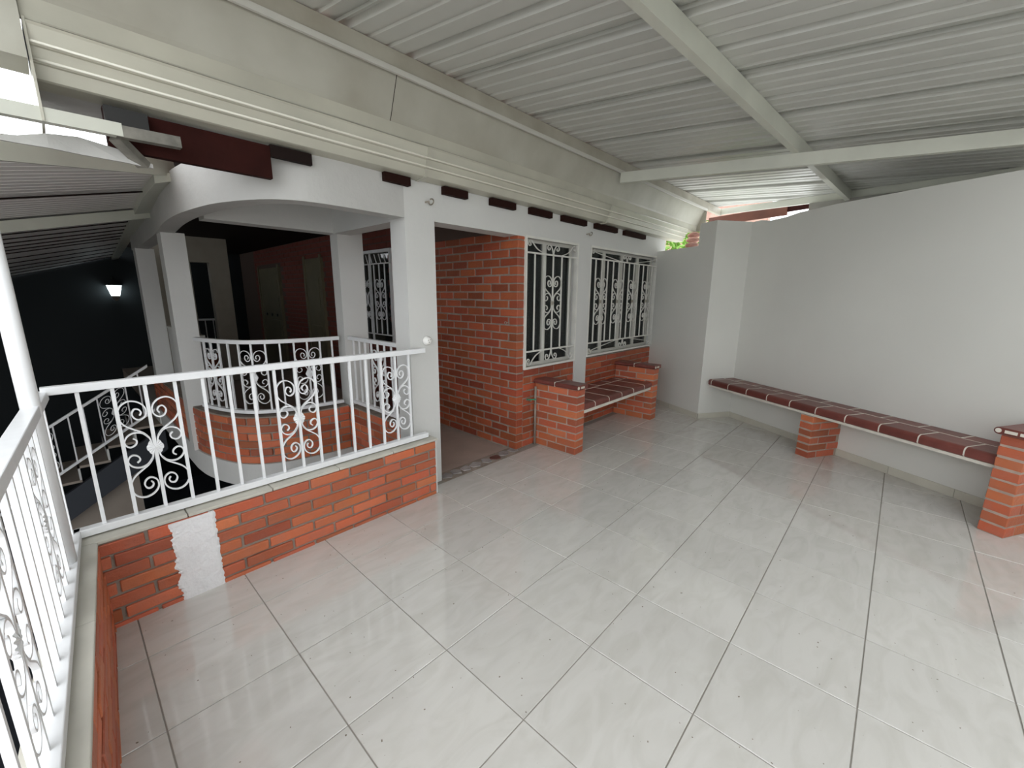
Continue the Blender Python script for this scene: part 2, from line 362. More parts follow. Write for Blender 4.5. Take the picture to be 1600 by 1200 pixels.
# ================================================================== SETTING
# ---- terrace floor
fl = MB().prism([(-0.70, -4.6), (3.05, -4.6), (5.42, -0.68), (5.05, -0.42), (5.55, 0.52), (1.35, 0.52), (1.35, 0.47), (-0.70, 0.47)], -0.22, -0.004).make('floor', GROUT)
struct(fl, 'terrace floor of large glossy cream marble look tiles set on grout', 'floor')
T = 0.45; g = 0.0022
TM = {}
def tile_obj(x0, x1, y0, y1):
    key = (round(x1 - x0, 3), round(y1 - y0, 3))
    if key not in TM:
        lx, ly = key; lx -= 2 * g; ly -= 2 * g; c = 0.0015; V = []; zz = ((-0.010, 0), (0 - c, 0), (0.0, c))
        for z, i in zz: V += [(-lx / 2 + i, -ly / 2 + i, z), (lx / 2 - i, -ly / 2 + i, z), (lx / 2 - i, ly / 2 - i, z), (-lx / 2 + i, ly / 2 - i, z)]
        F = [(3, 2, 1, 0), (8, 9, 10, 11)] + [(r * 4 + i, r * 4 + (i + 1) % 4, r * 4 + 4 + (i + 1) % 4, r * 4 + 4 + i) for r in (0, 1) for i in range(4)]
        me = bpy.data.meshes.new('floor_tile'); me.from_pydata(V, [], F); me.materials.append(FT); TM[key] = me
    o = bpy.data.objects.new('floor_tile', TM[key]); COL.objects.link(o); place(o, ((x0 + x1) / 2, (y0 + y1) / 2, 0), fl)
WN = Vector((-0.856, 0.518)); WT = Vector((-0.518, -0.856)); W0 = Vector((5.278, -0.691))
for i in range(-2, 13):
    for j in range(-1, 10):
        x0, x1 = i * T, (i + 1) * T; y1, y0 = -j * T, -(j + 1) * T
        x0 = max(x0, -0.60); y1 = min(y1, 0.44)
        if x1 - x0 < 0.05 or y1 - y0 < 0.03: continue
        cpt = Vector(((x0 + x1) / 2, (y0 + y1) / 2))
        out = (cpt - W0).dot(WN)
        if cpt.y < -0.6 and out < -0.32: continue
        if cpt.y >= -0.6 and cpt.x > 5.4: continue
        if x1 < 1.4: y1 = min(y1, 0.33)
        if j == -1 and x0 < 1.335 < x1 - 0.02: tile_obj(x0, 1.335, y0, 0.33); x0 = 1.335; y1 = 0.44
        tile_obj(x0, x1, y0, y1)
# ---- inner hall floor and curved balcony slab
CURVE = catmull([(1.353, 1.765), (1.07, 1.78), (0.80, 1.825), (0.57, 1.94), (0.42, 2.16), (0.31, 2.5), (0.27, 2.80), (0.265, 3.2), (0.265, 5.15)], 6)
cpath = Path([(p[0], p[1]) for p in [Vector((q.x, q.y)) for q in CURVE]])   # travel: from corner column outwards; void on the left, balcony right
cp = [(p.x, p.y) for p in cpath.p]
hall = MB().prism(cp + [(0.265, 9.5), (2.9, 9.5), (2.9, 0.55), (1.50, 0.55), (1.353, 0.66)], -0.20, -0.012).make('floor', CORR)
struct(hall, 'dim pinkish tiled hall floor seen through the open doorway', 'floor')
strip(MB(), cpath, -0.02, 0.012, -0.215, 0.004).make('trim_1', PLASTER); struct(bpy.data.objects['trim_1'], 'white rendered slab edge under the curved brick parapet', 'trim')
for o in (bpy.data.objects['trim_1'],): pass
# threshold strip of broken stones
th = MB().box(1.50, 2.46, 0.44, 0.61, -0.05, -0.003).make('trim_2', MORTAR); struct(th, 'door threshold strip of broken brown and grey stones set in cement', 'trim')
x = 1.53
while x < 2.42:
    wd = random.uniform(0.09, 0.15); k = random.randint(5, 6); cx_, cy_ = x + wd / 2, 0.53 + random.uniform(-0.012, 0.012)
    poly = []
    for q in range(k):
        a = 2 * math.pi * q / k + random.uniform(-0.3, 0.3); poly.append((cx_ + math.cos(a) * wd * 0.52, cy_ + math.sin(a) * 0.062 * random.uniform(0.75, 1.1)))
    MB().prism(poly, -0.012, 0.003 + random.uniform(0, 0.004)).make('stone', random.choice((STONEA, STONEA, STONEB)), th)
    x += wd + 0.008

# ---- facade wall (white plaster) : one mesh with its openings
fw = MB()
fw.box(1.25, 1.505, 0.49, 0.68, -0.01, 2.06)                 # entry column
fw.box(1.22, 5.62, 0.495, 0.68, 2.06, 2.335)                 # band over door and windows
fw.box(3.415, 3.645, 0.49, 0.62, 0.0, 2.07)                  # strip between the windows
fw.box(5.385, 5.62, 0.495, 0.68, 0.0, 2.07)
fw.box(2.54, 3.415, 0.56, 0.68, -0.01, 0.80); fw.box(3.645, 5.385, 0.56, 0.68, -0.01, 0.81)
FWALL = fw.make('wall_front', PLASTER); struct(FWALL, 'white plastered house wall with doorway column and band over the windows', 'wall')
# curved fascia over the stairwell
FAS = catmull([(1.25, 0.492), (1.00, 0.480), (0.774, 0.471), (0.60, 0.488), (0.47, 0.547), (0.374, 0.66), (0.29, 0.84), (0.22, 1.09), (0.165, 1.59), (0.165, 2.1), (0.20, 2.64), (0.235, 3.2), (0.28, 4.83), (0.28, 5.2)], 5)
fpath = Path([(q.x, q.y) for q in FAS])     # travel leftwards/away; outside (terrace side) = left of travel
fas = strip(MB(), fpath, -0.125, 0.0, 2.055, 2.335)
ws = fas.make('wall_left', ROUGHPL); struct(ws, 'curved white rough plaster beam sweeping over the stairwell', 'wall')
# inner beams and columns
bm_ = MB().box(0.36, 1.40, 1.79, 1.95, 2.075, 2.42); bm_.box(1.34, 1.50, 0.66, 1.79, 2.07, 2.42)
bb = bm_.make('wall_inner', PLASTER); struct(bb, 'white plaster beams framing the far and right sides of the stairwell', 'wall')
tag(MB().box(1.37, 1.62, 1.785, 1.93, -0.01, 2.42).make('column', PLASTER), 'white square column at the inner corner where two balcony railings meet', 'column')
tag(MB().box(0.235, 0.41, 2.79, 2.98, 0.0, 2.06).make('column', PLASTER), 'white square column at left end of the curved balcony railing', 'column')
tag(MB().box(0.27, 0.45, 4.82, 5.02, 0.0, 2.06).make('column', PLASTER), 'furthest white square column beside the top of the stairs', 'column')
# hall ceiling
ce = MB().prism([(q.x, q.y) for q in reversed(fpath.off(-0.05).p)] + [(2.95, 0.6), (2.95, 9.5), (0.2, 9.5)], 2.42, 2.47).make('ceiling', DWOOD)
struct(ce, 'dark wooden ceiling over the stairwell and hall', 'ceiling')
# hall brick wall, running away from the doorway
HP = Path([(2.456, 0.515), (2.480, 1.749), (2.56, 5.9), (2.64, 9.49)])
hw0 = strip(MB(), Path([HP.at(0.0)[0], HP.at(1.46)[0]]), -0.10, 0.0018, -0.01, 2.10)
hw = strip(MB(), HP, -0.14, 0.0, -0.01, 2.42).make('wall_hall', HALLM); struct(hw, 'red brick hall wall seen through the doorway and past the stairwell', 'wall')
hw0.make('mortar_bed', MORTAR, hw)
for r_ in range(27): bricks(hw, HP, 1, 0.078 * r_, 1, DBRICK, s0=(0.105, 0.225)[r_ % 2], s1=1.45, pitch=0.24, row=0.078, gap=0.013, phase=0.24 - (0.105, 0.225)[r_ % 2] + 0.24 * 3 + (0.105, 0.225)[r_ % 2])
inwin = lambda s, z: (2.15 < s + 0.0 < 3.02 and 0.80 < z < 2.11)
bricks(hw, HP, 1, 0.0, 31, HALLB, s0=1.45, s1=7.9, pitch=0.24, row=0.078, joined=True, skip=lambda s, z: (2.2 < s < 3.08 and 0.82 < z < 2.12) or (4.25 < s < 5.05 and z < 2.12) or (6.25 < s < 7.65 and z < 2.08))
# facade brick corner pier and panels under the windows
fb = MB().box(2.456, 2.545, 0.512, 0.68, 0.0, 2.06).make('wall_corner', MORTAR); struct(fb, 'red brick pier between the doorway and the first window', 'wall')
FP = Path([(2.452, 0.512), (5.39, 0.512)])
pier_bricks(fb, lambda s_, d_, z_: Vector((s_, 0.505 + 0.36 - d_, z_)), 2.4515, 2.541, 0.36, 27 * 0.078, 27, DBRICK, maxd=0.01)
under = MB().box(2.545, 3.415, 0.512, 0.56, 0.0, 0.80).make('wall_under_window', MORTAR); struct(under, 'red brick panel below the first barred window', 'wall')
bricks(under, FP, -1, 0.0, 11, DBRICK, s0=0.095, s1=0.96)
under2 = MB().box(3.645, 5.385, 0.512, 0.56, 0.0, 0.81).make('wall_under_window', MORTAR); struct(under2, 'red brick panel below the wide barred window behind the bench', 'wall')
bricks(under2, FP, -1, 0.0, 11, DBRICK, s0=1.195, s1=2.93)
# ---- right hand walls
we = MB()
def wp(al, out): q = W0 + WT * al + WN * out; return (q.x, q.y)
we.prism([(4.892, -0.419), (5.278, -0.691), (5.40, -0.60), (5.05, -0.33), (5.52, 0.56), (5.40, 0.56)], 0.0, 2.145)
we.prism([(4.892, -0.419), (5.278, -0.691), (5.40, -0.60), (5.135, -0.38), (5.128, -0.19), (5.016, -0.185)], 2.145, 2.405)
WW = we.make('wall_end', FARWALL); struct(WW, 'pale grey plastered wall stepping out at the far corner of the terrace', 'wall')
# long wall with a gently wavy top
lw = MB(); secs = []
tops = [(0.0, 2.40), (0.12, 2.405), (0.25, 2.38), (0.45, 2.385), (0.6, 2.405), (1.0, 2.415), (1.3, 2.41), (1.7, 2.405), (2.3, 2.39), (3.0, 2.36), (4.9, 2.33)]
for al, z in tops:
    a = wp(al, 0); b_ = wp(al, -0.13); secs.append([(a[0], a[1], 0), (b_[0], b_[1], 0), (b_[0], b_[1], z), (a[0], a[1], z)])
lw.sweep(secs); LW = lw.make('wall_right', FARWALL); struct(LW, 'long pale grey wall behind the tiled bench with uneven top', 'wall')
struct(MB().box(-0.75, 3.4, -4.32, -4.20, 0.0, 2.62).make('wall_behind', FARWALL), 'grey white wall closing the terrace behind the camera', 'wall')
nb = MB().add([(6.42, -1.05, -2.7), (5.3, -4.1, -2.7), (5.45, -4.16, -2.7), (6.57, -1.10, -2.7), (6.42, -1.05, 2.74), (5.3, -4.1, 2.58), (5.45, -4.16, 2.58), (6.57, -1.10, 2.74)], [(3, 2, 1, 0), (4, 5, 6, 7), (0, 1, 5, 4), (1, 2, 6, 5), (2, 3, 7, 6), (3, 0, 4, 7)])
struct(nb.make('wall_neighbour', NEIGH), 'neighbouring wall closing the gap beyond the far roof end', 'wall')
sl_ = MB().prism([wp(0.95, -0.14), wp(4.9, -0.14), (5.40, -4.05), (6.40, -1.06), (6.42, -0.9)][::-1], 2.20, 2.28)  # unseen slab added to stop light rising behind the long wall
struct(sl_.make('slab_light_block', NEIGH), 'added unseen slab blocking light between the long wall and the neighbouring wall', 'slab')
# baseboards
def base(name, a, b_, side, label):
    P = Path([a, b_]); T_ = None; k = max(1, round(P.len / 0.45)); mb0 = strip(MB(), P, min(0, side * 0.004), max(0, side * 0.004), 0.0, 0.066)
    root = mb0.make(name, GROUT); struct(root, label, 'baseboard')
    for i in range(k):
        s0 = P.len * i / k + 0.0015; s1 = P.len * (i + 1) / k - 0.0015; q = Path([P.at(s0)[0], P.at(s1)[0]])
        strip(MB(), q, min(0, side * 0.011), max(0, side * 0.011), 0.001, 0.070).make('baseboard_tile', BASEB, root)
base('baseboard_right', wp(0.012, 0), wp(4.6, 0), -1, 'beige baseboard tiles along the long wall under the bench')
base('baseboard_jog', (4.892, -0.419), (5.278, -0.691), -1, 'short beige baseboard on the wall step')
base('baseboard_end', (5.385, 0.50), (4.892, -0.419), -1, 'beige baseboard on the short wall beside the facade bench')

# ---- ground storey, stairwell surroundings
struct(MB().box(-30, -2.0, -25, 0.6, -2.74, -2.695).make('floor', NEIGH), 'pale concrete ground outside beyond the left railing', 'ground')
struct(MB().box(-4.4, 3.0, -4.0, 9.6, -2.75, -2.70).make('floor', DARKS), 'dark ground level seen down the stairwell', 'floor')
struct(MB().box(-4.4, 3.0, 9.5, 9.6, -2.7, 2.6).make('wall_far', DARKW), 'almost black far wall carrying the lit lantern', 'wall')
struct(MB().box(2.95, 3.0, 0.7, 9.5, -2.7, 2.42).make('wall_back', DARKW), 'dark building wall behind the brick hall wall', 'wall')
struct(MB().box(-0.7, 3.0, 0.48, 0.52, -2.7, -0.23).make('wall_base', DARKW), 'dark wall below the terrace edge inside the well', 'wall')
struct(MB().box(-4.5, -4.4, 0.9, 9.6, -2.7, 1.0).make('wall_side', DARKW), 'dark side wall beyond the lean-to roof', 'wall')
# beige lower wall with slanting top edge beyond the well
lwv = MB().add([(-1.6, 5.35, -2.7), (-0.045, 5.35, -2.7), (-0.045, 5.35, -0.74), (-1.6, 5.35, -1.65), (-1.6, 5.5, -2.7), (-0.045, 5.5, -2.7), (-0.045, 5.5, -0.74), (-1.6, 5.5, -1.65)],
    [(0, 1, 2, 3), (7, 6, 5, 4), (0, 4, 5, 1), (1, 5, 6, 2), (2, 6, 7, 3), (3, 7, 4, 0)]).make('wall_lower', BEIGE)
struct(lwv, 'beige lower storey wall with slanting top under the stairs', 'wall')
# outer low wall beyond the left railing
struct(MB().box(-1.75, -1.60, -3.6, -0.05, -2.0, 0.10).make('wall_outer', OUTRED), 'low red wall outside beyond the left railing', 'wall')

# ---- doors and openings in hall
def door(name, s0, s1, zt, label, holes=True):
    a, t = HP.at(s0); b_, _ = HP.at(s1); q = Path([a, b_])
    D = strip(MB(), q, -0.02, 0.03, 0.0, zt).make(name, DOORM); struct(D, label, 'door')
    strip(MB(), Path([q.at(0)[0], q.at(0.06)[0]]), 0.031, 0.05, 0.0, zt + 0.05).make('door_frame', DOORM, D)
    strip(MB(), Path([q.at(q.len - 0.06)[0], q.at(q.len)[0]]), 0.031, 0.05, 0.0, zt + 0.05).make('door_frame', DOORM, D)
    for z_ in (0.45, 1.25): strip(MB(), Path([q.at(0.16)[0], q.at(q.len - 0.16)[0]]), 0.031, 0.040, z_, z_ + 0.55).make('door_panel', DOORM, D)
    if holes:
        for f in (0.25, 0.5, 0.75):
            p, _ = q.at(q.len * f); MB().tube([(p.x - 0.05, p.y, 1.1), (p.x - 0.02, p.y, 1.1)], 0.03, 10).make('knob', BLACK, D)
door('door_1', 4.28, 5.02, 2.10, 'dim cream door in the brick hall wall, nearer one', False)
door('door_2', 6.3, 7.6, 2.03, 'dim cream hall door with three dark knobs, furthest in', True)
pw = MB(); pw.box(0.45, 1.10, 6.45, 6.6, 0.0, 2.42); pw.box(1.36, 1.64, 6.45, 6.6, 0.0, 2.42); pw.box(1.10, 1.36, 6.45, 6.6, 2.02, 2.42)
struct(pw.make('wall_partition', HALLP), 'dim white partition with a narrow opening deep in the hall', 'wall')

# ================================================================== PARAPETS
def cap(parent, path, d0, d1, z0, z1, n_):
    for i in range(n_):
        a = path.len * i / n_ + 0.002; b_ = path.len * (i + 1) / n_ - 0.002; K = 6
        q = Path([path.at(a + (b_ - a) * k / K)[0] for k in range(K + 1)]); strip(MB(), q, d0, d1, z0, z1).make('cap_tile', CAPM, parent, bevel=0.003)
# front parapet
FPP = Path([(-0.545, 0.318), (1.335, 0.342)])
par = strip(MB(), FPP, 0.003, 0.13, -0.22, 0.428).make('wall_parapet', MORTAR); struct(par, 'low brick parapet under the front railing with white plaster patch', 'wall')
bricks(par, FPP, -1, -0.045, 7, BRICK, gap=0.0135, row=0.068, pitch=0.252, phase=0.07, skip=lambda s, z: 0.262 < s < 0.455 and False, proud=0.009)
pp = MB(); K = 46; secs = []
for k in range(K + 1):
    z = 0.424 * k / K; a = 0.268 + random.uniform(-0.006, 0.006) + 0.006 * math.sin(k * 0.5); b_ = 0.452 + random.uniform(-0.004, 0.004)
    pa, _ = FPP.at(a); pb, _ = FPP.at(b_); secs.append([(pa.x, pa.y + 0.02, z), (pa.x, pa.y - 0.011, z), (pa.x + 0.012, pa.y - 0.016, z), (pb.x - 0.012, pb.y - 0.016, z), (pb.x, pb.y - 0.011, z), (pb.x, pb.y + 0.02, z)])
pp.sweep(secs).make('plaster_patch', PATCH, par)
cap(par, Path([(-0.59, 0.318), (1.36, 0.340)]), -0.006, 0.19, 0.430, 0.447, 5)
MB().box(1.335, 1.345, 0.335, 0.49, -0.01, 0.43).make('end_render', PLASTER, par)
# left parapet (towards the camera)
LPP = Path([(-0.762, -3.4), (-0.530, 0.318)])
par2 = strip(MB(), LPP, 0.003, 0.11, -0.22, 0.428).make('wall_parapet', MORTAR); struct(par2, 'low brick parapet along the left edge under the near railing', 'wall')
bricks(par2, LPP, -1, -0.045, 7, BRICK, gap=0.0135, row=0.068, pitch=0.252, phase=0.1, proud=0.006)
cap(par2, Path([(-0.762, -3.4), (-0.530, 0.31)]), -0.006, 0.12, 0.430, 0.447, 6)
# curved parapet with bricks facing the well (left of travel)
par3 = strip(MB(), cpath, -0.13, -0.004, -0.01, 0.445).make('wall_parapet', MORTAR); struct(par3, 'curved red brick parapet across the stairwell', 'wall')
bricks(par3, cpath, 1, 0.005, 6, BRICK, row=0.0725, pitch=0.20, dep=0.03, proud=0.003)
# right side parapet of the well (facing -x)
SPP = Path([(1.353, 0.68), (1.353, 1.765)])
par4 = strip(MB(), SPP, -0.14, -0.003, -0.2, 0.440).make('wall_parapet', MORTAR); struct(par4, 'short brick parapet on right side of the stairwell', 'wall')
bricks(par4, SPP, 1, 0.0, 6, BRICK, row=0.0725, pitch=0.25, dep=0.03, proud=0.003)

# ================================================================== RAILINGS
FR = Path([(-0.592, 0.400), (1.315, 0.410)])
railing('railing', FR, 1.143, 0.455, [0.102 + 0.111 * i for i in range(16)], [0.102 + 0.111 * i for i in (2, 8, 14)], 'bright white iron railing on the front parapet with three scroll motifs', (0.36, 0.405, 0.45), hs=1.0)
LR = Path([(-0.618 - 0.056 * 3.2, -3.2), (-0.594, 0.42)])
k0 = 3.2 - 0.407
railing('railing', LR, 1.125, 0.455, [s for s in [k0 * 1.0016 - 0.111 * k for k in range(-7, 24)]], [k0 * 1.0016 + 0.111 * 2, k0 * 1.0016 - 0.111 * 4, k0 * 1.0016 - 0.111 * 10], 'near white iron railing on left parapet running back to the camera', (-0.70, -1.4, 0.45), rail=(0.045, 0.04), brail=(0.055, 0.035))
crp = cpath.off(-0.055)
CR = Path([crp.at(0.03 + (3.66 - 0.03) * i / 60 * 0.40)[0] for i in range(61)])
cb = [0.07 + 0.112 * i for i in range(12)]
railing('railing', CR, 1.13, 0.47, cb, [cb[2] + 0.0, cb[6], cb[10]], 'curved white balcony railing across the stairwell', (0.75, 1.95, 0.45), rail=(0.04, 0.035), brail=(0.05, 0.03))
SR = Path([(1.405, 0.70), (1.405, 1.76)])
sb = [0.09 + 0.112 * i for i in range(9)]
railing('railing', SR, 1.13, 0.47, sb, [sb[4], sb[1]] if False else [sb[4]], 'short white railing on the right side of the stairwell', (1.405, 1.2, 0.45), rail=(0.04, 0.035), brail=(0.05, 0.03))
# far straight rail beyond the left column, in front of white panel
FRR = Path([(0.32, 3.02), (0.30, 4.78)])
# stair railing : rises from left to right at y = 4.9
ST = Path([(-1.9 + 0.1 * i, 4.90) for i in range(22)])
railing('stair_railing', ST, 0.62, 0.0, [0.1 + 0.135 * i for i in range(15)], [0.1 + 0.135 * 7, 0.1 + 0.135 * 12], 'dim white railing climbing beside the stairs beyond the well', (-0.8, 4.9, -0.9), rail=(0.04, 0.035), brail=(0.035, 0.035), slope=lambda s: (s - 2.1) * 0.64, pitch=0.12, mat=IRON)
# stairs
stp = thing('staircase', (-1.0, 5.4, -1.2), 'dim concrete staircase climbing to the right behind its railing', 'stairs')
for i in range(9):
    x1 = 0.24 - 0.28 * i; z1 = -0.02 - 0.178 * i
    MB().box(x1 - 0.28, x1 + 0.02, 4.95, 5.9, z1 - 0.178 - 0.03, z1 - 0.178).make('tread', BEIGE, stp)
    MB().box(x1, x1 + 0.02, 4.95, 5.9, z1 - 0.178, z1).make('riser', PLASTER, stp)
MB().add([(-2.3, 4.93, -2.2), (0.27, 4.93, -0.56), (0.27, 4.93, -0.24), (-2.3, 4.93, -1.85), (-2.3, 5.0, -2.2), (0.27, 5.0, -0.56), (0.27, 5.0, -0.24), (-2.3, 5.0, -1.85)],
    [(0, 1, 2, 3), (7, 6, 5, 4), (0, 4, 5, 1), (1, 5, 6, 2), (2, 6, 7, 3), (3, 7, 4, 0)]).make('stringer', DARKS, stp)
# far landing rail
struct(MB().box(0.95, 1.55, 6.95, 7.05, -0.01, 0.449).make('wall_parapet', BRICK), 'low brick parapet deep behind the partition', 'wall')
railing('railing', Path([(0.98, 7.0), (1.50, 7.0)]), 1.08, 0.45, [0.08, 0.2, 0.32, 0.44], [], 'small dim white railing seen through the partition opening', (1.2, 7.0, 0.45))
# white pocked panel by the stair head
pn = thing('panel', (0.44, 4.0, 0.45), 'dim white pocked board between the two far left columns', 'board')
MB().box(0.455, 0.485, 3.0, 4.80, 0.446, 1.10).make('board', PLASTER, pn); MB().box(0.445, 0.492, 2.99, 4.81, 1.085, 1.11).make('edge_strip', SASH, pn)
for y_, z_ in ((3.55, 0.78), (3.9, 0.83), (4.25, 0.95), (3.6, 0.98)): MB().tube([(0.448, y_, z_), (0.456, y_, z_)], 0.022, 8).make('knot', BLACK, pn)
# round steel post
ps = thing('post', (-0.612, 0.10, 0.49), 'round white steel post rising from near left railing to the roof', 'post')
MB().tube([(-0.612, 0.10, 0.49), (-0.612, 0.10, 2.20)], 0.0265, 28).make('pole', WHITE, ps, smooth=True)

# ================================================================== WINDOWS
def grille(parent, x0, x1, z0, z1, y, bars, centres, pitch, zl, zh, hs):
    fr = MB(); e_ = 0.022
    fr.box(x0, x1, y, y + 0.05, z1 - e_, z1); fr.box(x0, x1, y, y + 0.05, z0, z0 + e_); fr.box(x0, x0 + e_, y, y + 0.05, z0 + e_, z1 - e_); fr.box(x1 - e_, x1, y, y + 0.05, z0 + e_, z1 - e_)
    fr.make('window_frame', OLDIRON, parent)
    G = MB().beam((x0 + e_, y + 0.012, zh), (x1 - e_, y + 0.012, zh), 0.02, 0.014).make('window_grille', OLDIRON, parent)
    MB().beam((x0 + e_, y + 0.012, zl), (x1 - e_, y + 0.012, zl), 0.02, 0.014).make('grille_bar', OLDIRON, G)
    for xb in bars: MB().beam((xb, y + 0.012, zl), (xb, y + 0.012, zh), 0.012, 0.012, up=(0, 1, 0)).make('grille_bar', OLDIRON, G)
    P = lambda c: (lambda u, z: Vector((c + u, y + 0.012, (zl + zh) / 2 + z)))
    for c in centres:                   # scroll pair with leaf
        mb = MB(); Pc = P(c)
        for sx in (-1, 1):
            for sz in (-1, 1):
                for cur in (MAIN, CURL):
                    mb.ribbon([Pc(q.x * sx * pitch, q.y * sz * hs) for q in catmull([(a, b_, 0) for a, b_ in cur], 3)], (0, 1, 0), 0.012, 0.006)
        mb.make('scroll', OLDIRON, G)
        lf = MB(); K = 12
        V = [Pc(0, 0) + Vector((0, -0.012, 0))] + [Pc(0.036 * math.cos(2 * math.pi * i / K) * (1 if i % 2 else 0.75), 0.045 * math.sin(2 * math.pi * i / K) * (1 if i % 2 else 0.8)) for i in range(K)] + [Pc(0, 0) + Vector((0, 0.012, 0))]
        lf.add(V, [(0, 1 + i, 1 + (i + 1) % K) for i in range(K)] + [(K + 1, 1 + (i + 1) % K, 1 + i) for i in range(K)]).make('leaf', STEEL, G)
    xm = (x0 + x1) / 2
    def spiral(mb, cx_, cz, r, sx, sz, t0=-0.5, turns=1.4):
        pts = []
        for i in range(16):
            a = math.pi * (t0 + turns * 2 * i / 15); rr = r * (1 - 0.62 * i / 15); pts.append((cx_ + sx * rr * math.cos(a), y + 0.012, cz + sz * rr * math.sin(a)))
        mb.ribbon(pts, (0, 1, 0), 0.012, 0.006)
    for zo, zi, sz in ((z1 - e_, zh, 1), (z0 + e_, zl, -1)):       # friezes above and below the bars
        mb = MB(); h = abs(zo - zi); W = (x1 - x0) / 2 - e_; q_ = h / 0.13
        for sx in (-1, 1):
            C1 = [(0.004, 0.0), (0.008, 0.03), (0.024, 0.066), (0.052, 0.092), (0.085, 0.088), (0.094, 0.062), (0.074, 0.044), (0.055, 0.056), (0.063, 0.070)]
            C2 = [(0.13, 0.002), (0.13 + (W - 0.13) * 0.4, 0.036), (W - 0.105, 0.080), (W - 0.075, 0.112), (W - 0.038, 0.110), (W - 0.024, 0.080), (W - 0.044, 0.062), (W - 0.062, 0.076), (W - 0.050, 0.088)]
            for C_ in (C1, C2): mb.ribbon([(xm + sx * v.x, y + 0.012, zi + sz * v.y * q_) for v in catmull([(a_, b_, 0) for a_, b_ in C_], 4)], (0, 1, 0), 0.012, 0.006)
        mb.make('frieze_scroll', OLDIRON, G)
def window(name, x0, x1, z0, z1, label, bars, centres, pitch, mull, hs, zl, zh):
    Wd = thing(name, ((x0 + x1) / 2, 0.55, z0), label, 'window', kind='structure')
    grille(Wd, x0, x1, z0, z1, 0.488, bars, centres, pitch, zl, zh, hs)
    s = MB(); y0, y1 = 0.575, 0.605; e_ = 0.045
    s.box(x0, x1, y0, y1, z1 - e_, z1 - 0.002); s.box(x0, x1, y0, y1, z0 + 0.002, z0 + e_); s.box(x0, x0 + e_, y0, y1, z0 + e_, z1 - e_); s.box(x1 - e_, x1, y0, y1, z0 + e_, z1 - e_)
    for m_ in mull: s.box(m_ - 0.03, m_ + 0.03, y0, y1, z0 + e_, z1 - e_)
    SA = s.make('sash', SASH, Wd)
    xs = [x0 + e_] + [q for m_ in mull for q in (m_ - 0.03, m_ + 0.03)] + [x1 - e_]
    for i in range(0, len(xs), 2): MB().box(xs[i], xs[i + 1], 0.588, 0.592, z0 + e_, z1 - e_).make('pane', GLASS, SA)
    cu = MB(); secs = []; n_ = int((x1 - x0) / 0.018)
    for i in range(n_ + 1):
        xx = x0 + (x1 - x0) * i / n_; yy = 0.665 + 0.012 * math.sin(i * 1.3) + 0.006 * math.sin(i * 0.37)
        secs.append([(xx, yy, z0), (xx, yy + 0.002, z0), (xx, yy + 0.002, z1), (xx, yy, z1)])
    cu.sweep(secs).make('curtain', CURT, Wd)
    return Wd
window('window_1', 2.545, 3.412, 0.81, 2.075, 'narrow white barred window with one column of scrolls beside the brick pier', [2.69, 2.835, 2.98, 3.125, 3.265], [2.98], 0.145, [2.93], 1.12, 0.985, 1.925)
window('window_2', 3.648, 5.383, 0.825, 2.08, 'wide white barred window with four columns of scrolls above the bench', [3.648 + 0.1335 * i for i in range(1, 13)], [3.648 + 0.1335 * i for i in (2, 5, 8, 11)], 0.1335, [4.08, 4.52, 4.95], 1.12, 0.985, 1.945)
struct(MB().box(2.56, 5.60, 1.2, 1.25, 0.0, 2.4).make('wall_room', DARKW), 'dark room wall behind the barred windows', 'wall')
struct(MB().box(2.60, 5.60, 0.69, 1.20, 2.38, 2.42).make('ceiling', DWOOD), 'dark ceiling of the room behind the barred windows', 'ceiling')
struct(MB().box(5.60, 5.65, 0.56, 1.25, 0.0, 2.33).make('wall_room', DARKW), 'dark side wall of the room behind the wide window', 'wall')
# barred window in the hall wall (faces -x)
W3 = thing('window_3', (2.47, 3.0, 0.85), 'dim barred window with scrolls in the hall brick wall', 'window', kind='structure')
a3 = 2.68; b3 = 3.47; xw = 2.47
q = MB(); q.box(xw - 0.01, xw + 0.05, a3, b3, 2.06, 2.10); q.box(xw - 0.01, xw + 0.05, a3, b3, 0.85, 0.90); q.box(xw - 0.01, xw + 0.05, a3, a3 + 0.04, 0.90, 2.06); q.box(xw - 0.01, xw + 0.05, b3 - 0.04, b3, 0.90, 2.06); q.box(xw + 0.02, xw + 0.05, 3.22, 3.27, 0.9, 2.06)
q.make('window_frame', IRON, W3)
MB().box(xw + 0.025, xw + 0.032, a3 + 0.04, b3 - 0.04, 0.90, 2.06).make('pane', new_mat('black_glass', (0.012, 0.011, 0.008), 0.04), W3)
G3 = MB().beam((xw - 0.02, a3, 1.92), (xw - 0.02, b3, 1.92), 0.02, 0.014).make('window_grille', IRON, W3)
MB().beam((xw - 0.02, a3, 1.0), (xw - 0.02, b3, 1.0), 0.02, 0.014).make('grille_bar', IRON, G3)
for i in range(1, 6):
    MB().beam((xw - 0.02, a3 + 0.132 * i, 1.0), (xw - 0.02, a3 + 0.132 * i, 1.92), 0.012, 0.012, up=(1, 0, 0)).make('grille_bar', IRON, G3)
for c in (a3 + 0.264, a3 + 0.60):
    mb = MB()
    for sx in (-1, 1):
        for sz in (-1, 1):
            for cur in (MAIN, CURL): mb.ribbon([(xw - 0.02, c + v.x * sx * 0.12, 1.46 + v.y * sz * 1.1) for v in catmull([(a, b_, 0) for a, b_ in cur], 3)], (1, 0, 0), 0.012, 0.006)
    mb.make('scroll', IRON, G3)
mb = MB()
for i in range(6): mb.ribbon([(xw - 0.02, a3 + 0.1 + 0.11 * i, 1.93), (xw - 0.02, a3 + 0.15 + 0.11 * i, 2.04)], (1, 0, 0), 0.012, 0.006)
mb.make('frieze_scroll', IRON, G3)

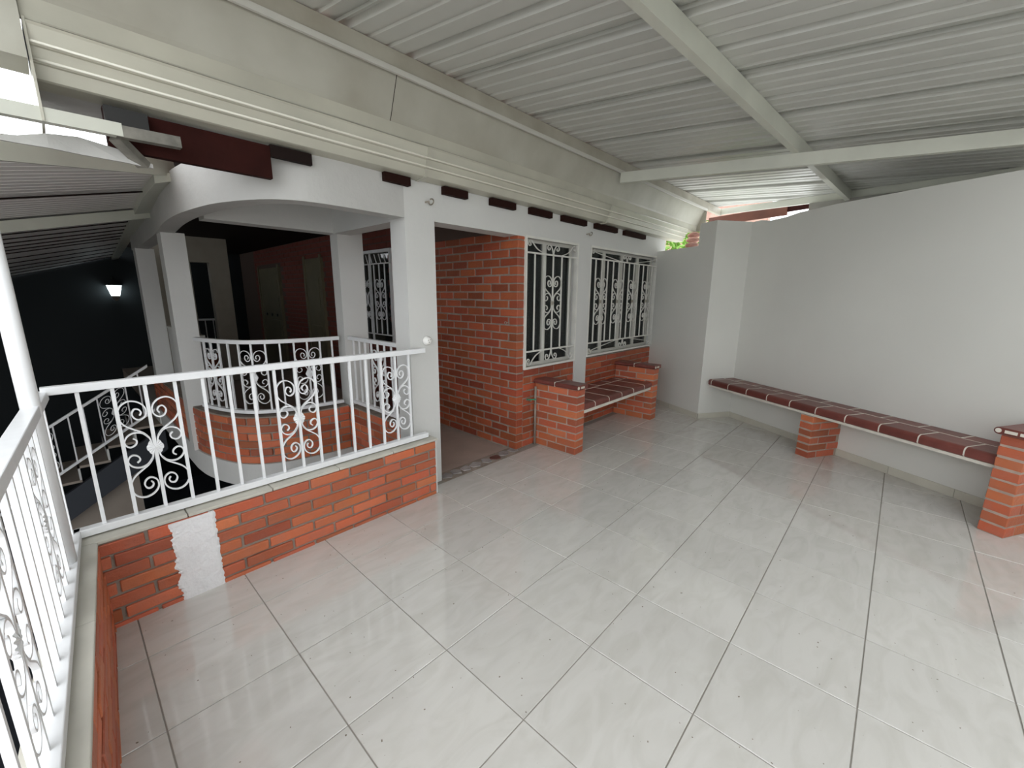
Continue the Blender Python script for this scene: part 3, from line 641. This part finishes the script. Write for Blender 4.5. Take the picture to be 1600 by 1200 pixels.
# ================================================================== BENCHES
def nosed_tile(parent, P, s0, s1, d0, d1, z0, z1, nose, mb=None, grow=0.0):
    """tile between along s0..s1 and depth d0 (back) .. d1 (front); nose rounds the front edge"""
    z1 += grow; d1 += grow
    if nose:
        r = 0.030
        prof = [(d0, z0), (d1 - 0.012, z0), (d1, z0 + 0.010)] + [(d1 - r + r * math.cos(a), z1 - r + r * math.sin(a)) for a in [math.pi * k / 12 for k in range(0, 7)]] + [(d0, z1)]
    else: prof = [(d0, z0), (d1, z0), (d1, z1), (d0, z1)]
    secs = [[P(s, d, z) for d, z in prof] for s in (s0, s1)]
    if mb is not None: mb.sweep(secs); return None
    return MB().sweep(secs).make('seat_tile', TERRA, parent, bevel=0.002)
def seat(parent, P, sa, sb, pitch, start, split, front, z0, z1, off):
    G = MB(); s = start
    nosed_tile(None, P, sa, sb, split - 0.004, split + 0.004, z1 - 0.02, z1, False, G, 0.0006)
    while s < sb:
        a = max(s + 0.0035, sa); b_ = min(s + pitch - 0.0035, sb)
        if b_ - a > 0.02: nosed_tile(parent, P, a, b_, split + 0.004, front, z0, z1, True)
        if sa < s < sb: nosed_tile(None, P, s - 0.0042, s + 0.0042, split + 0.004, front, z0 + 0.002, z1, True, G, 0.0012)
        c = s + off
        a = max(c + 0.0035, sa); b_ = min(c + pitch - 0.0035, sb)
        if s == start and c > sa: nosed_tile(parent, P, sa, c - 0.0035, 0.006, split - 0.004, z1 - 0.03, z1 - 0.001, False)
        if b_ - a > 0.02: nosed_tile(parent, P, a, b_, 0.006, split - 0.004, z1 - 0.03, z1 - 0.001, False)
        if sa < c < sb: nosed_tile(None, P, c - 0.004, c + 0.004, 0.006, split - 0.004, z1 - 0.03, z1, False, G, 0.0006)
        s += pitch
    G.make('grout', WGROUT, parent)
# --- bench under the windows: s along +x, depth towards -y
bn = thing('bench', (3.63, 0.22, 0.0), 'built-in brick armed bench with tiled seat under the wide barred window', 'bench')
PB = lambda s, d, z: Vector((s, 0.505 - d, z))
def arm(parent, x0, x1, y0, y1, ht, both):
    A = MB().box(x0 + 0.002, x1 - 0.002, y0 + 0.002, y1, 0.0, ht - 0.004).make('arm', PMORT, parent)
    rows = 9; rw = ht / rows
    pier_bricks(A, lambda s_, d_, z_: Vector((s_, y1 - d_, z_)), x0, x1, y1 - y0, ht, rows)
    # two hollow terracotta cap tiles with a rounded nose on the left
    L_ = (y1 - y0 + 0.03) / 2
    for k in range(2):
        ya = y0 - 0.025 + k * L_ + 0.004; yb = ya + L_ - 0.008; r = 0.0225; xa = x0 - 0.035; xb = x1 + 0.012
        prof = [(xa + r - r * math.sin(a), ht + 0.022 - r * math.cos(a)) for a in [math.pi * q_ / 8 for q_ in range(9)]] + [(xb, ht + 0.0445), (xb, ht - 0.0005)]
        MB().sweep([[(x_, ya, z_) for x_, z_ in prof], [(x_, yb, z_) for x_, z_ in prof]]).make('cap_tile', TERRA, A, bevel=0.0015)
    yj = y0 - 0.025 + L_
    MB().box(x0 - 0.030, x1 + 0.008, yj - 0.005, yj + 0.005, ht + 0.001, ht + 0.046).make('grout', WGROUT, A)
    MB().tube([(x0 - 0.013, y0 - 0.026, ht + 0.022), (x0 - 0.013, y0 - 0.018, ht + 0.022)], 0.015, 12).make('mortar_plug', WGROUT, A)
    MB().box(x0 + 0.03, x0 + 0.085, y0 - 0.026, y0 - 0.018, ht + 0.012, ht + 0.031).make('mortar_plug', WGROUT, A)
    return A
arm(bn, 2.741, 2.876, -0.008, 0.505, 0.656, True)
arm(bn, 4.390, 4.525, -0.020, 0.505, 0.656, True)
MB().box(2.87, 4.395, 0.005, 0.50, 0.395, 0.425).make('seat_slab', WGROUT, bn)
MB().box(2.87, 4.395, 0.03, 0.50, 0.425, 0.458).make('bedding', WGROUT, bn)
seat(bn, PB, 2.880, 4.386, 0.276, 2.80, 0.150, 0.514, 0.427, 0.490, 0.12)
# --- long bench on the right wall
lb = thing('bench', (4.2, -1.8, 0.0), 'long terracotta tiled bench on brick piers along the right wall', 'bench')
def PW(s, d, z): q_ = W0 + WT * s + WN * d; return Vector((q_.x, q_.y, z))
def wbox(mb, s0, s1, d0, d1, z0, z1):
    V = [PW(s, d, z) for z in (z0, z1) for s, d in ((s0, d0), (s1, d0), (s1, d1), (s0, d1))]
    return mb.add(V, [(0, 1, 2, 3), (7, 6, 5, 4), (0, 4, 5, 1), (1, 5, 6, 2), (2, 6, 7, 3), (3, 7, 4, 0)])
def wall_pier(parent, name, s0, s1, dep, ht, rows):
    A = wbox(MB(), s0 + 0.002, s1 - 0.002, 0.001, dep - 0.002, 0.0, ht - 0.002).make(name, PMORT, parent)
    pier_bricks(A, PW, s0, s1, dep, ht, rows)
    return A
wall_pier(lb, 'pier', 1.262, 1.386, 0.378, 0.425, 6)
RA = wall_pier(lb, 'arm', 2.655, 2.780, 0.425, 0.680, 9)
wbox(MB(), 0.0, 2.655, 0.002, 0.370, 0.425, 0.447).make('seat_slab', WGROUT, lb)
wbox(MB(), 0.0, 2.655, 0.002, 0.34, 0.447, 0.485).make('bedding', WGROUT, lb)
seat(lb, PW, 0.003, 2.652, 0.270, -0.22, 0.160, 0.386, 0.448, 0.520, 0.13)
# cap on the right arm: long hollow tile, nose over the bench, mortar plugs on its front end
r = 0.023; prof = [(2.655 - 0.030 + r - r * math.sin(a), 0.702 - r * math.cos(a)) for a in [math.pi * q_ / 8 for q_ in range(9)]] + [(2.815, 0.725), (2.815, 0.6795)]
MB().sweep([[PW(x_, 0.004, z_) for x_, z_ in prof], [PW(x_, 0.455, z_) for x_, z_ in prof]]).make('cap_tile', TERRA, RA, bevel=0.0015)
MB().tube([PW(2.648, 0.452, 0.703), PW(2.648, 0.459, 0.703)], 0.0145, 14).make('mortar_plug', WGROUT, RA)
for s0_, s1_ in ((2.678, 2.735), (2.748, 2.802)): wbox(MB(), s0_, s1_, 0.452, 0.459, 0.693, 0.712).make('mortar_plug', WGROUT, RA)

# ================================================================== ROOFS
def rz(y): return 2.91 + 0.06 * (y - 0.2)
RD = Vector((-0.113, 0.9936))           # rib direction (plan)
RX = Vector((0.9936, 0.113))
roof = thing('ceiling', (2.5, -2.0, 2.9), 'white ribbed metal sheet roof over the terrace', 'roof', kind='structure')
def rib_profile(s):
    """height of the sheet at s metres across, period 0.4: one tall rib, two small ones"""
    u = (s - 0.72) % 0.4
    def trap(u, c, w, f, h):
        d = abs(u - c)
        if d > w / 2 + f: return 0
        if d < w / 2: return h
        return h * (1 - (d - w / 2) / f)
    return trap(u, 0.035, 0.045, 0.0125, 0.034) + trap(u, 0.165, 0.018, 0.009, 0.011) + trap(u, 0.29, 0.018, 0.009, 0.011)
brk = [0, 0.0005, 0.0125, 0.0575, 0.070, 0.147, 0.156, 0.174, 0.183, 0.272, 0.281, 0.299, 0.308]
def end_x(y): return 7.02 + (y - 0.22) * 0.40
for kx in range(-2, 11):
    s0 = 0.72 + 0.8 * kx; V = []; F = []; ss = []
    for h_ in range(2): ss += [s0 + 0.4 * h_ + b_ for b_ in brk]
    ss.append(s0 + 0.8 + 0.055)      # overlap on the next sheet
    def row(y):
        out = []
        for s in ss:
            # point with across coordinate s at this y
            xx = s - 0.1137 * (y - 0.2)
            out.append((xx, y, rz(y) + rib_profile(s + 1e-5) + (0.003 if s > s0 + 0.8 else 0)))
        return out
    if s0 - 0.1137 * -5.2 > end_x(0.3) + 0.3: continue
    ys = [0.95, -0.8, -2.0, -3.1]
    # the roof stops at the sloping far end
    secs = [row(y) for y in ys]
    if kx >= 7: secs = [[(min(p[0], end_x(p[1])), p[1], p[2]) for p in q_] for q_ in secs]
    mb = MB(); mb.sweep(secs, closed=False); mb.make('roof_sheet', SHEET, roof)
# purlin over gutter, purlin A, rafter B, end beam
tag(MB().beam((-0.9, 0.235, 2.858), (7.0, 0.235, 2.858), 0.05, 0.095).make('purlin', PURL), 'long stained channel purlin running above the wide gutter', 'purlin')
aw = Vector((0.998, -0.061)); 
pA = lambda x_: (x_, -1.165 - 0.0625 * (x_ - 1.55))
za = lambda x_: rz(pA(x_)[1]) - 0.058
tag(MB().beam((pA(-.9)[0], pA(-.9)[1], za(-.9)), (6.40, pA(6.40)[1], za(6.40)), 0.05, 0.11).make('purlin', TUBE), 'painted steel purlin crossing mid roof towards the far wall', 'purlin')
tag(MB().beam((-0.9, -2.95, rz(-2.95) - 0.058), (5.6, -3.02, rz(-3.02) - 0.058), 0.05, 0.11).make('purlin', TUBE), 'painted steel purlin over the camera side of the roof', 'purlin')
tag(MB().beam((3.735, 0.215, 2.795 - 0.055), (4.10, -3.05, 2.613 - 0.055), 0.05, 0.10).make('rafter', TUBE), 'painted steel rafter carrying the mid roof purlin', 'rafter')
tag(MB().beam((end_x(0.3) - 0.02, 0.30, rz(0.3) - 0.045), (end_x(-3.1) - 0.02, -3.1, rz(-3.1) - 0.045), 0.05, 0.085).make('rafter', TUBE), 'painted steel tube closing the far end of the roof above the wall', 'rafter')
tag(MB().beam((end_x(0.35) + 0.10, 0.45, 2.755), (end_x(-0.75) + 0.10, -0.75, 2.735), 0.03, 0.13).make('fascia_board', RWOOD), 'reddish brown board under the far roof end, the lower left one', 'board')
tag(MB().beam((end_x(-0.3) + 0.13, -0.30, 2.765), (end_x(-1.50) + 0.10, -1.50, 2.745), 0.03, 0.085).make('fascia_board', WOOD), 'nearly black board above the bright slit at the far roof end', 'board')
# ---- gutters
gt = thing('gutter', (2.8, 0.4, 2.32), 'cream moulded eaves gutter along the top of the house wall', 'gutter')
gp = [(0.49, 2.312), (0.40, 2.318), (0.390, 2.322), (0.377, 2.368), (0.366, 2.370), (0.361, 2.376), (0.363, 2.382), (0.352, 2.418), (0.341, 2.420), (0.336, 2.426), (0.338, 2.432), (0.329, 2.482), (0.322, 2.490), (0.334, 2.490), (0.345, 2.436), (0.372, 2.386), (0.398, 2.326), (0.49, 2.320)]
gp_w = [(0.80, 2.300)] + gp[1:-1] + [(0.80, 2.308)]
for x0_, x1_, sc_ in ((-0.42, 1.36, 0.0), (1.35, 3.77, 0.004), (3.76, 5.97, 0.008)):
    MB().sweep([[(x_, y_, z_ + (sc_ if i < 13 else sc_)) for i, (y_, z_) in enumerate(gp)] for x_ in (x0_, x1_)]).make('gutter_section', GUTTER, gt)
for y_, z_ in ((0.3595, 2.3785), (0.3345, 2.4285)): MB().tube([(-0.42, y_, z_), (1.36, y_, z_), (3.77, y_, z_ + 0.004), (5.97, y_, z_ + 0.008)], 0.0055, 8).make('bead', BEAD, gt, smooth=True)
for xj in (1.36, 3.77): MB().sweep([[(x_, y_ - (0.006 if 0 < i < 13 else 0), z_ - (0.005 if i < 3 else 0)) for i, (y_, z_) in enumerate(gp)] for x_ in (xj - 0.010, xj + 0.012)]).make('joint_band', GUTTER, gt)
MB().add([(-0.42, 0.49, 2.312), (0.58, 0.49, 2.312), (0.30, 0.80, 2.300), (-0.42, 0.76, 2.300), (-0.42, 0.49, 2.318), (0.58, 0.49, 2.318), (0.30, 0.80, 2.306), (-0.42, 0.76, 2.306)], [(0, 1, 2, 3), (7, 6, 5, 4), (0, 4, 5, 1), (1, 5, 6, 2), (2, 6, 7, 3), (3, 7, 4, 0)]).make('soffit_plate', ROUGHPL, gt)
# end flashing
MB().box(-0.428, -0.420, 0.325, 0.60, 2.16, 2.50).make('end_flashing', GUTTER, gt)
g2 = thing('gutter', (2.0, 0.3, 2.5), 'wide stained galvanised box gutter under the roof edge', 'gutter')
gq = [(0.338, 2.496), (0.334, 2.572), (0.322, 2.592), (0.238, 2.795), (0.222, 2.806), (0.206, 2.806), (0.206, 2.816), (0.250, 2.816), (0.336, 2.596), (0.350, 2.574), (0.352, 2.496)]
for x0_, x1_ in ((-1.1, -0.3755), (-0.3755, 1.072), (1.072, 6.33)):
    MB().sweep([[(x_, y_, z_) for y_, z_ in gq] for x_ in (x0_, x1_)]).make('gutter_section', GALV, g2)
MB().box(6.325, 6.333, 0.21, 0.50, 2.50, 2.81).make('end_plate', GALV, g2)
struct(MB().box(-0.38, 6.3, 0.328, 0.50, 2.4945, 2.5005).make('trim_3', GALV), 'metal flashing between the two gutters', 'trim')
struct(MB().add([(-0.2, 0.5, 2.49), (5.9, 0.5, 2.49), (5.9, 3.2, 3.3), (-0.2, 3.2, 3.3), (-0.2, 0.5, 2.52), (5.9, 0.5, 2.52), (5.9, 3.2, 3.33), (-0.2, 3.2, 3.33)], [(3, 2, 1, 0), (4, 5, 6, 7), (0, 1, 5, 4), (1, 2, 6, 5), (2, 3, 7, 6), (3, 0, 4, 7)]).make('ceiling', CLAY), 'pitched clay roof of the house above the gutter', 'roof')
MB().beam((-1.1, 0.207, 2.797), (6.33, 0.207, 2.797), 0.016, 0.030).make('lip', SASH, g2)
MB().sweep([[(x_, 0.3365, 2.4975), (x_, 0.3315, 2.574), (x_, 0.335, 2.574), (x_, 0.340, 2.4975)] for x_ in (-0.43, 6.32)]).make('lit_lower_fold', GUTTER, g2)  # paler colour stands in for light caught by the bent band
for xs_ in (-0.3755, 1.072): MB().sweep([[(x_, y_ - 0.001, z_ - 0.001) for y_, z_ in gq] for x_ in (xs_ - 0.0018, xs_ + 0.0018)]).make('seam', DWOOD, g2)
MB().box(-1.1, -0.432, 0.318, 0.50, 2.36, 2.575).make('outlet_box', GALV, g2)
# rafter tails under the gutter
for i, (x0_, x1_) in enumerate(((1.067, 1.288), (1.56, 1.821), (2.05, 2.386), (2.549, 2.911), (3.045, 3.532), (3.66, 4.20), (4.32, 4.95))):
    w_ = 0.085
    mb = MB().box(x0_ + 0.02, x0_ + 0.02 + max(0.2, (x1_ - x0_) * 0.88), 0.452, 0.494, 2.258, 2.312)
    tag(mb.make('rafter_tail', TAILW), 'dark wooden rafter tail under the gutter, ' + ('above the doorway column', 'above the left of the doorway', 'above the right of the doorway', 'above the first window', 'between the two windows', 'above left of the wide window', 'above right of the wide window')[i], 'rafter', 'rafter tails under the gutter')
# red eave boards on the left
eb = MB().box(-0.24, 0.405, 0.45, 0.49, 2.135, 2.298); tag(eb.make('eave_board', WOOD), 'large dark red wooden eave beam above the left of the stairwell', 'beam')
tag(MB().box(0.405, 0.62, 0.440, 0.468, 2.245, 2.305).make('eave_board', DWOOD), 'small dark eave block right of the large red beam', 'beam')
# white bracing tube and sheet metal scraps
br = thing('brace', (-0.6, 0.35, 2.17), 'weathered white steel tube ending at the red eave beam', 'brace')
MB().beam((-1.8, 0.35, 2.16), (-0.20, 0.35, 2.187), 0.04, 0.05).make('tube', TUBE, br)
MB().beam((-0.22, 0.352, 2.182), (-0.005, 0.352, 2.188), 0.042, 0.045).make('splice_plate', STAIN, br)
MB().beam((-0.22, 0.38, 2.165), (-0.13, 0.46, 2.09), 0.05, 0.03).make('bracket', STAIN, br)
MB().box(-0.24, -0.10, 0.40, 0.44, 2.215, 2.29).make('clip', BLACK, br)
sc_ = [(-1.0, 2.095, 2.085), (-0.75, 2.10, 2.085), (-0.60, 2.10, 2.088), (-0.50, 2.118, 2.09), (-0.42, 2.145, 2.09), (-0.33, 2.155, 2.088), (-0.2, 2.135, 2.085), (-0.10, 2.10, 2.082)]
MB().sweep([[(x_, 0.440 + 0.01 * (i % 2), b_), (x_, 0.452 + 0.01 * (i % 2), b_), (x_, 0.458, a_), (x_, 0.450, a_)] for i, (x_, a_, b_) in enumerate(sc_)]).make('flashing_scrap', ROUGHPL, br)
# ---- left lean-to roof
Q0 = Vector((0.2, 2.5, 2.312)); e1 = Vector((0.876, 0.406, 0.259)).normalized(); e2 = Vector((0.08, 1, 0)).normalized(); nn = e1.cross(e2).normalized()
if nn.z < 0: nn = -nn
def LP(x_, y_): return Q0.z - (nn.x * (x_ - Q0.x) + nn.y * (y_ - Q0.y)) / nn.z
l2 = thing('ceiling', (-1.0, 4.0, 2.1), 'older ribbed lean-to roof over the stairs on the left', 'roof', kind='structure')
pd = Vector((e1.x, e1.y)).normalized(); pn2 = Vector((-pd.y, pd.x))
edge_n = Vector((-0.716, 0.698))     # near edge runs (.73,.75)
a0 = Vector((0.19, 1.70))
def clipx(y_): return 0.17 + max(0, y_ - 2.2) * 0.045
sheet_w = 0.62
for ks in range(-1, 15):
    c0 = -1.40 + ks * sheet_w; A_, B_ = [], []; pr_ = [(k_ * 0.0775 + f_, z_) for k_ in range(8) for f_, z_ in ((0.0, 0.0), (0.006, 0.024), (0.012, 0.024), (0.018, 0.0))] + [(sheet_w, 0.0)]
    for cc_, zz in pr_:
        c = c0 + cc_; base_ = a0 + pn2 * c; p_ = base_ - pd * 5.0; q_ = base_.copy()
        for _ in range(6): q_ = q_ + pd * ((clipx(q_.y) - q_.x) / pd.x)
        d0 = (p_ - a0).dot(edge_n); dq = (q_ - a0).dot(edge_n)
        if d0 < 0.02: continue
        if dq < 0: q_ = p_ + pd * (d0 / -edge_n.dot(pd))
        if q_.y > 9.5: q_ = q_ + pd * ((9.49 - q_.y) / pd.y)
        if p_.y > 9.4: continue
        zz = zz * (0.35 if ks >= 5 else 1.0)
        A_.append((p_.x, p_.y, LP(p_.x, p_.y) + zz)); B_.append((q_.x, q_.y, LP(q_.x, q_.y) + zz))
    if len(A_) < 3: continue
    MB().sweep([A_, B_], closed=False).make('roof_sheet', SHEET2, l2)
    if ks >= 5 or ks == 3:
        for f_ in ((0.0, 0.5) if 5 <= ks < 8 else (0.0,)):
            k_ = int(f_ * (len(A_) - 1)); a_, b_ = Vector(A_[k_]), Vector(B_[k_]); dz_ = Vector((0, 0, 0.016)); MB().beam(a_ - dz_, b_ - dz_, 0.022, 0.010).make('lap_strip', DWOOD, l2)
ez = lambda x_, y_: LP(x_, y_)
E0 = Vector((-1.7, -0.235)); E1 = Vector((0.19, 1.70))
tag(MB().beam((E0.x, E0.y, ez(*E0) + 0.045), (E1.x, E1.y, ez(*E1) + 0.045), 0.05, 0.11).make('fascia_tube', TUBE), 'painted steel edge beam of the left lean-to roof', 'beam')
B0 = Vector((-1.9, 2.08)); B1 = Vector((0.22, 3.06))
tag(MB().beam((B0.x, B0.y + 0.12, ez(*B0) - 0.05), (B1.x, B1.y + 0.12, ez(*B1) - 0.05), 0.14, 0.08).make('rafter', TUBE), 'wide painted beam under the middle of the left lean-to roof', 'rafter')
fb2 = MB(); secs = []
for y_ in (1.62, 2.2, 3.2, 4.2, 5.2, 7.0, 9.4):
    x_ = clipx(y_) - 0.035; z_ = LP(x_, y_) - 0.03; secs.append([(x_ - 0.06, y_, z_ - 0.035 - 0.01), (x_ + 0.05, y_, z_ - 0.01), (x_ + 0.05, y_, z_ + 0.04), (x_ - 0.06, y_, z_ + 0.02)])
tag(fb2.sweep(secs).make('wall_plate', TUBE), 'painted steel channel joining the lean-to roof to the curved beam', 'beam')

# ================================================================== SMALL THINGS
# lantern on the far wall
ln = thing('lantern', (0.36, 9.45, 1.56), 'small lit wall lantern glowing on the dark far wall', 'lamp')
MB().sweep([[(0.36 + dx * r_, 9.36 + dy * r_, z_) for dx, dy in ((-1, -1), (1, -1), (1, 1), (-1, 1))] for z_, r_ in ((1.46, 0.06), (1.66, 0.105))]).make('glass', LAMPG, ln)
MB().sweep([[(0.36 + dx * r_, 9.36 + dy * r_, z_) for dx, dy in ((-1, -1), (1, -1), (1, 1), (-1, 1))] for z_, r_ in ((1.66, 0.125), (1.74, 0.02))]).make('lantern_roof', BLACK, ln)
MB().sweep([[(0.36 + dx * r_, 9.36 + dy * r_, z_) for dx, dy in ((-1, -1), (1, -1), (1, 1), (-1, 1))] for z_, r_ in ((1.36, 0.02), (1.46, 0.07))]).make('lantern_base', STEEL, ln)
MB().tube([(0.36, 9.36, 1.74), (0.36, 9.40, 1.82), (0.36, 9.50, 1.80)], 0.012, 8).make('arm', BLACK, ln)
# ceramic socket on the entry column
so = thing('socket', (1.397, 0.49, 1.185), 'round white ceramic wall fitting on the column above the rail end', 'fitting')
def lathe_y(x_, z_, prof, k=20):
    return MB().sweep([[(x_ + r_ * math.cos(2 * math.pi * j / k), y_, z_ + r_ * math.sin(2 * math.pi * j / k)) for j in range(k)] for y_, r_ in prof])
lathe_y(1.397, 1.185, [(0.489, 0.036), (0.478, 0.036), (0.470, 0.030), (0.455, 0.026), (0.450, 0.018)]).make('body', CERAM, so, smooth=True)
for a_ in (0.9, 2.6, 4.4): MB().tube([(1.397 + 0.011 * math.cos(a_), 0.4515, 1.185 + 0.011 * math.sin(a_)), (1.397 + 0.011 * math.cos(a_), 0.448, 1.185 + 0.011 * math.sin(a_))], 0.003, 6).make('contact', BLACK, so)
# eye hooks
for x_, z_, lab in ((1.434, 2.183, 'steel eye hook in the wall left of the doorway'), (3.554, 2.187, 'steel eye hook in the wall between the barred windows')):
    h_ = thing('eye_hook', (x_, 0.49, z_), lab, 'hook')
    MB().tube([(x_, 0.497, z_), (x_, 0.452, z_)], 0.006, 8).make('shank', STEEL, h_)
    MB().tube([(x_ + 0.020 + 0.020 * math.cos(a_), 0.452 - 0.010 * math.sin(a_), z_ + 0.018 * math.sin(a_)) for a_ in [math.pi + 2 * math.pi * i / 16 for i in range(15)]], 0.005, 6).make('ring', STEEL, h_)
h_ = thing('eye_hook', (2.45, 0.62, 1.27), 'small rusty eye hook in the brick beside the doorway', 'hook')
MB().tube([(2.452, 0.62, 1.27), (2.425, 0.62, 1.27)], 0.004, 8).make('shank', STEEL, h_)
MB().tube([(2.412, 0.62 + 0.013 * math.cos(a_), 1.27 + 0.013 * math.sin(a_)) for a_ in [2 * math.pi * i / 12 for i in range(12)]], 0.0035, 6).make('ring', STEEL, h_)
# garden tap on the brick pier
tp = thing('tap', (2.60, 0.50, 0.50), 'green garden tap handle sticking out of the brick pier', 'tap')
MB().tube([(2.60, 0.505, 0.497), (2.60, 0.44, 0.497)], 0.009, 10).make('spout_pipe', STEEL, tp)
MB().beam((2.555, 0.455, 0.520), (2.665, 0.440, 0.500), 0.018, 0.012).make('handle', GREEN, tp)
MB().tube([(2.60, 0.45, 0.497), (2.60, 0.45, 0.520)], 0.006, 8).make('stem', STEEL, tp)
# drain pipe strip between pier and bench arm
tag(MB().tube([(2.72, 0.485, 0.0), (2.72, 0.485, 0.62)], 0.012, 10).make('pipe', MORTAR, smooth=True), 'thin grey cement covered pipe beside the left bench arm', 'pipe')
# clay tiles under the gutter end
for k_ in range(4):
    z_ = 2.20 + 0.075 * k_; secs = []
    for i in range(9):
        a_ = math.pi * i / 8; secs.append([(6.05 + 0.03 * k_, 0.25 - 0.1 * math.cos(a_) + 0.05, z_ + 0.05 * math.sin(a_)), (6.45 + 0.03 * k_, 0.25 - 0.1 * math.cos(a_) + 0.05, z_ + 0.05 * math.sin(a_)), (6.45 + 0.03 * k_, 0.25 - 0.085 * math.cos(a_) + 0.05, z_ - 0.014 + 0.05 * math.sin(a_)), (6.05 + 0.03 * k_, 0.25 - 0.085 * math.cos(a_) + 0.05, z_ - 0.014 + 0.05 * math.sin(a_))])
    tag(MB().sweep(secs).make('roof_tile', CLAY), 'pink clay roof tile stacked in the gap under the gutter end', 'roof tile', 'clay tiles under the gutter end')
# trees beyond the wall
def tree(cx_, cy_, cz, rx, rz_, n_, label):
    T_ = thing('tree', (cx_, cy_, -2.7), label, 'tree')
    MB().tube([(cx_, cy_, -2.7), (cx_ + 0.1, cy_, -0.5), (cx_, cy_ + 0.1, cz)], [0.16, 0.12, 0.05], 10).make('trunk', BARK, T_, smooth=True)
    mb = MB()
    for _ in range(n_):
        while True:
            v = Vector((random.uniform(-1, 1), random.uniform(-1, 1), random.uniform(-1, 1)))
            if 0.35 < v.length < 1: break
        p_ = Vector((cx_ + v.x * rx, cy_ + v.y * rx, cz + v.z * rz_)); a_ = Vector((random.uniform(-1, 1), random.uniform(-1, 1), random.uniform(-0.6, 0.6))).normalized(); b_ = a_.cross(Vector((random.uniform(-1, 1), random.uniform(-1, 1), 1))).normalized()
        l_ = random.uniform(0.05, 0.09); mb.add([p_ - a_ * l_, p_ + b_ * l_ * 0.45, p_ + a_ * l_, p_ - b_ * l_ * 0.45], [(0, 1, 2, 3)])
    mb.make('foliage', LEAF, T_, kind='stuff')
struct(MB().box(10.6, 10.8, 0.35, 6.0, -2.7, 5.0).make('wall_sky_block', CLAY), 'added pink wall blocking sky light behind the trees', 'wall')  # wall added to keep sky light off the far roof end
tree(8.9, 0.9, 2.1, 1.3, 0.95, 5000, 'bright green leafy tree beyond the gap at facade end')
tree(8.6, -1.6, 2.35, 1.0, 0.55, 3000, 'green tree top just showing over the long wall')
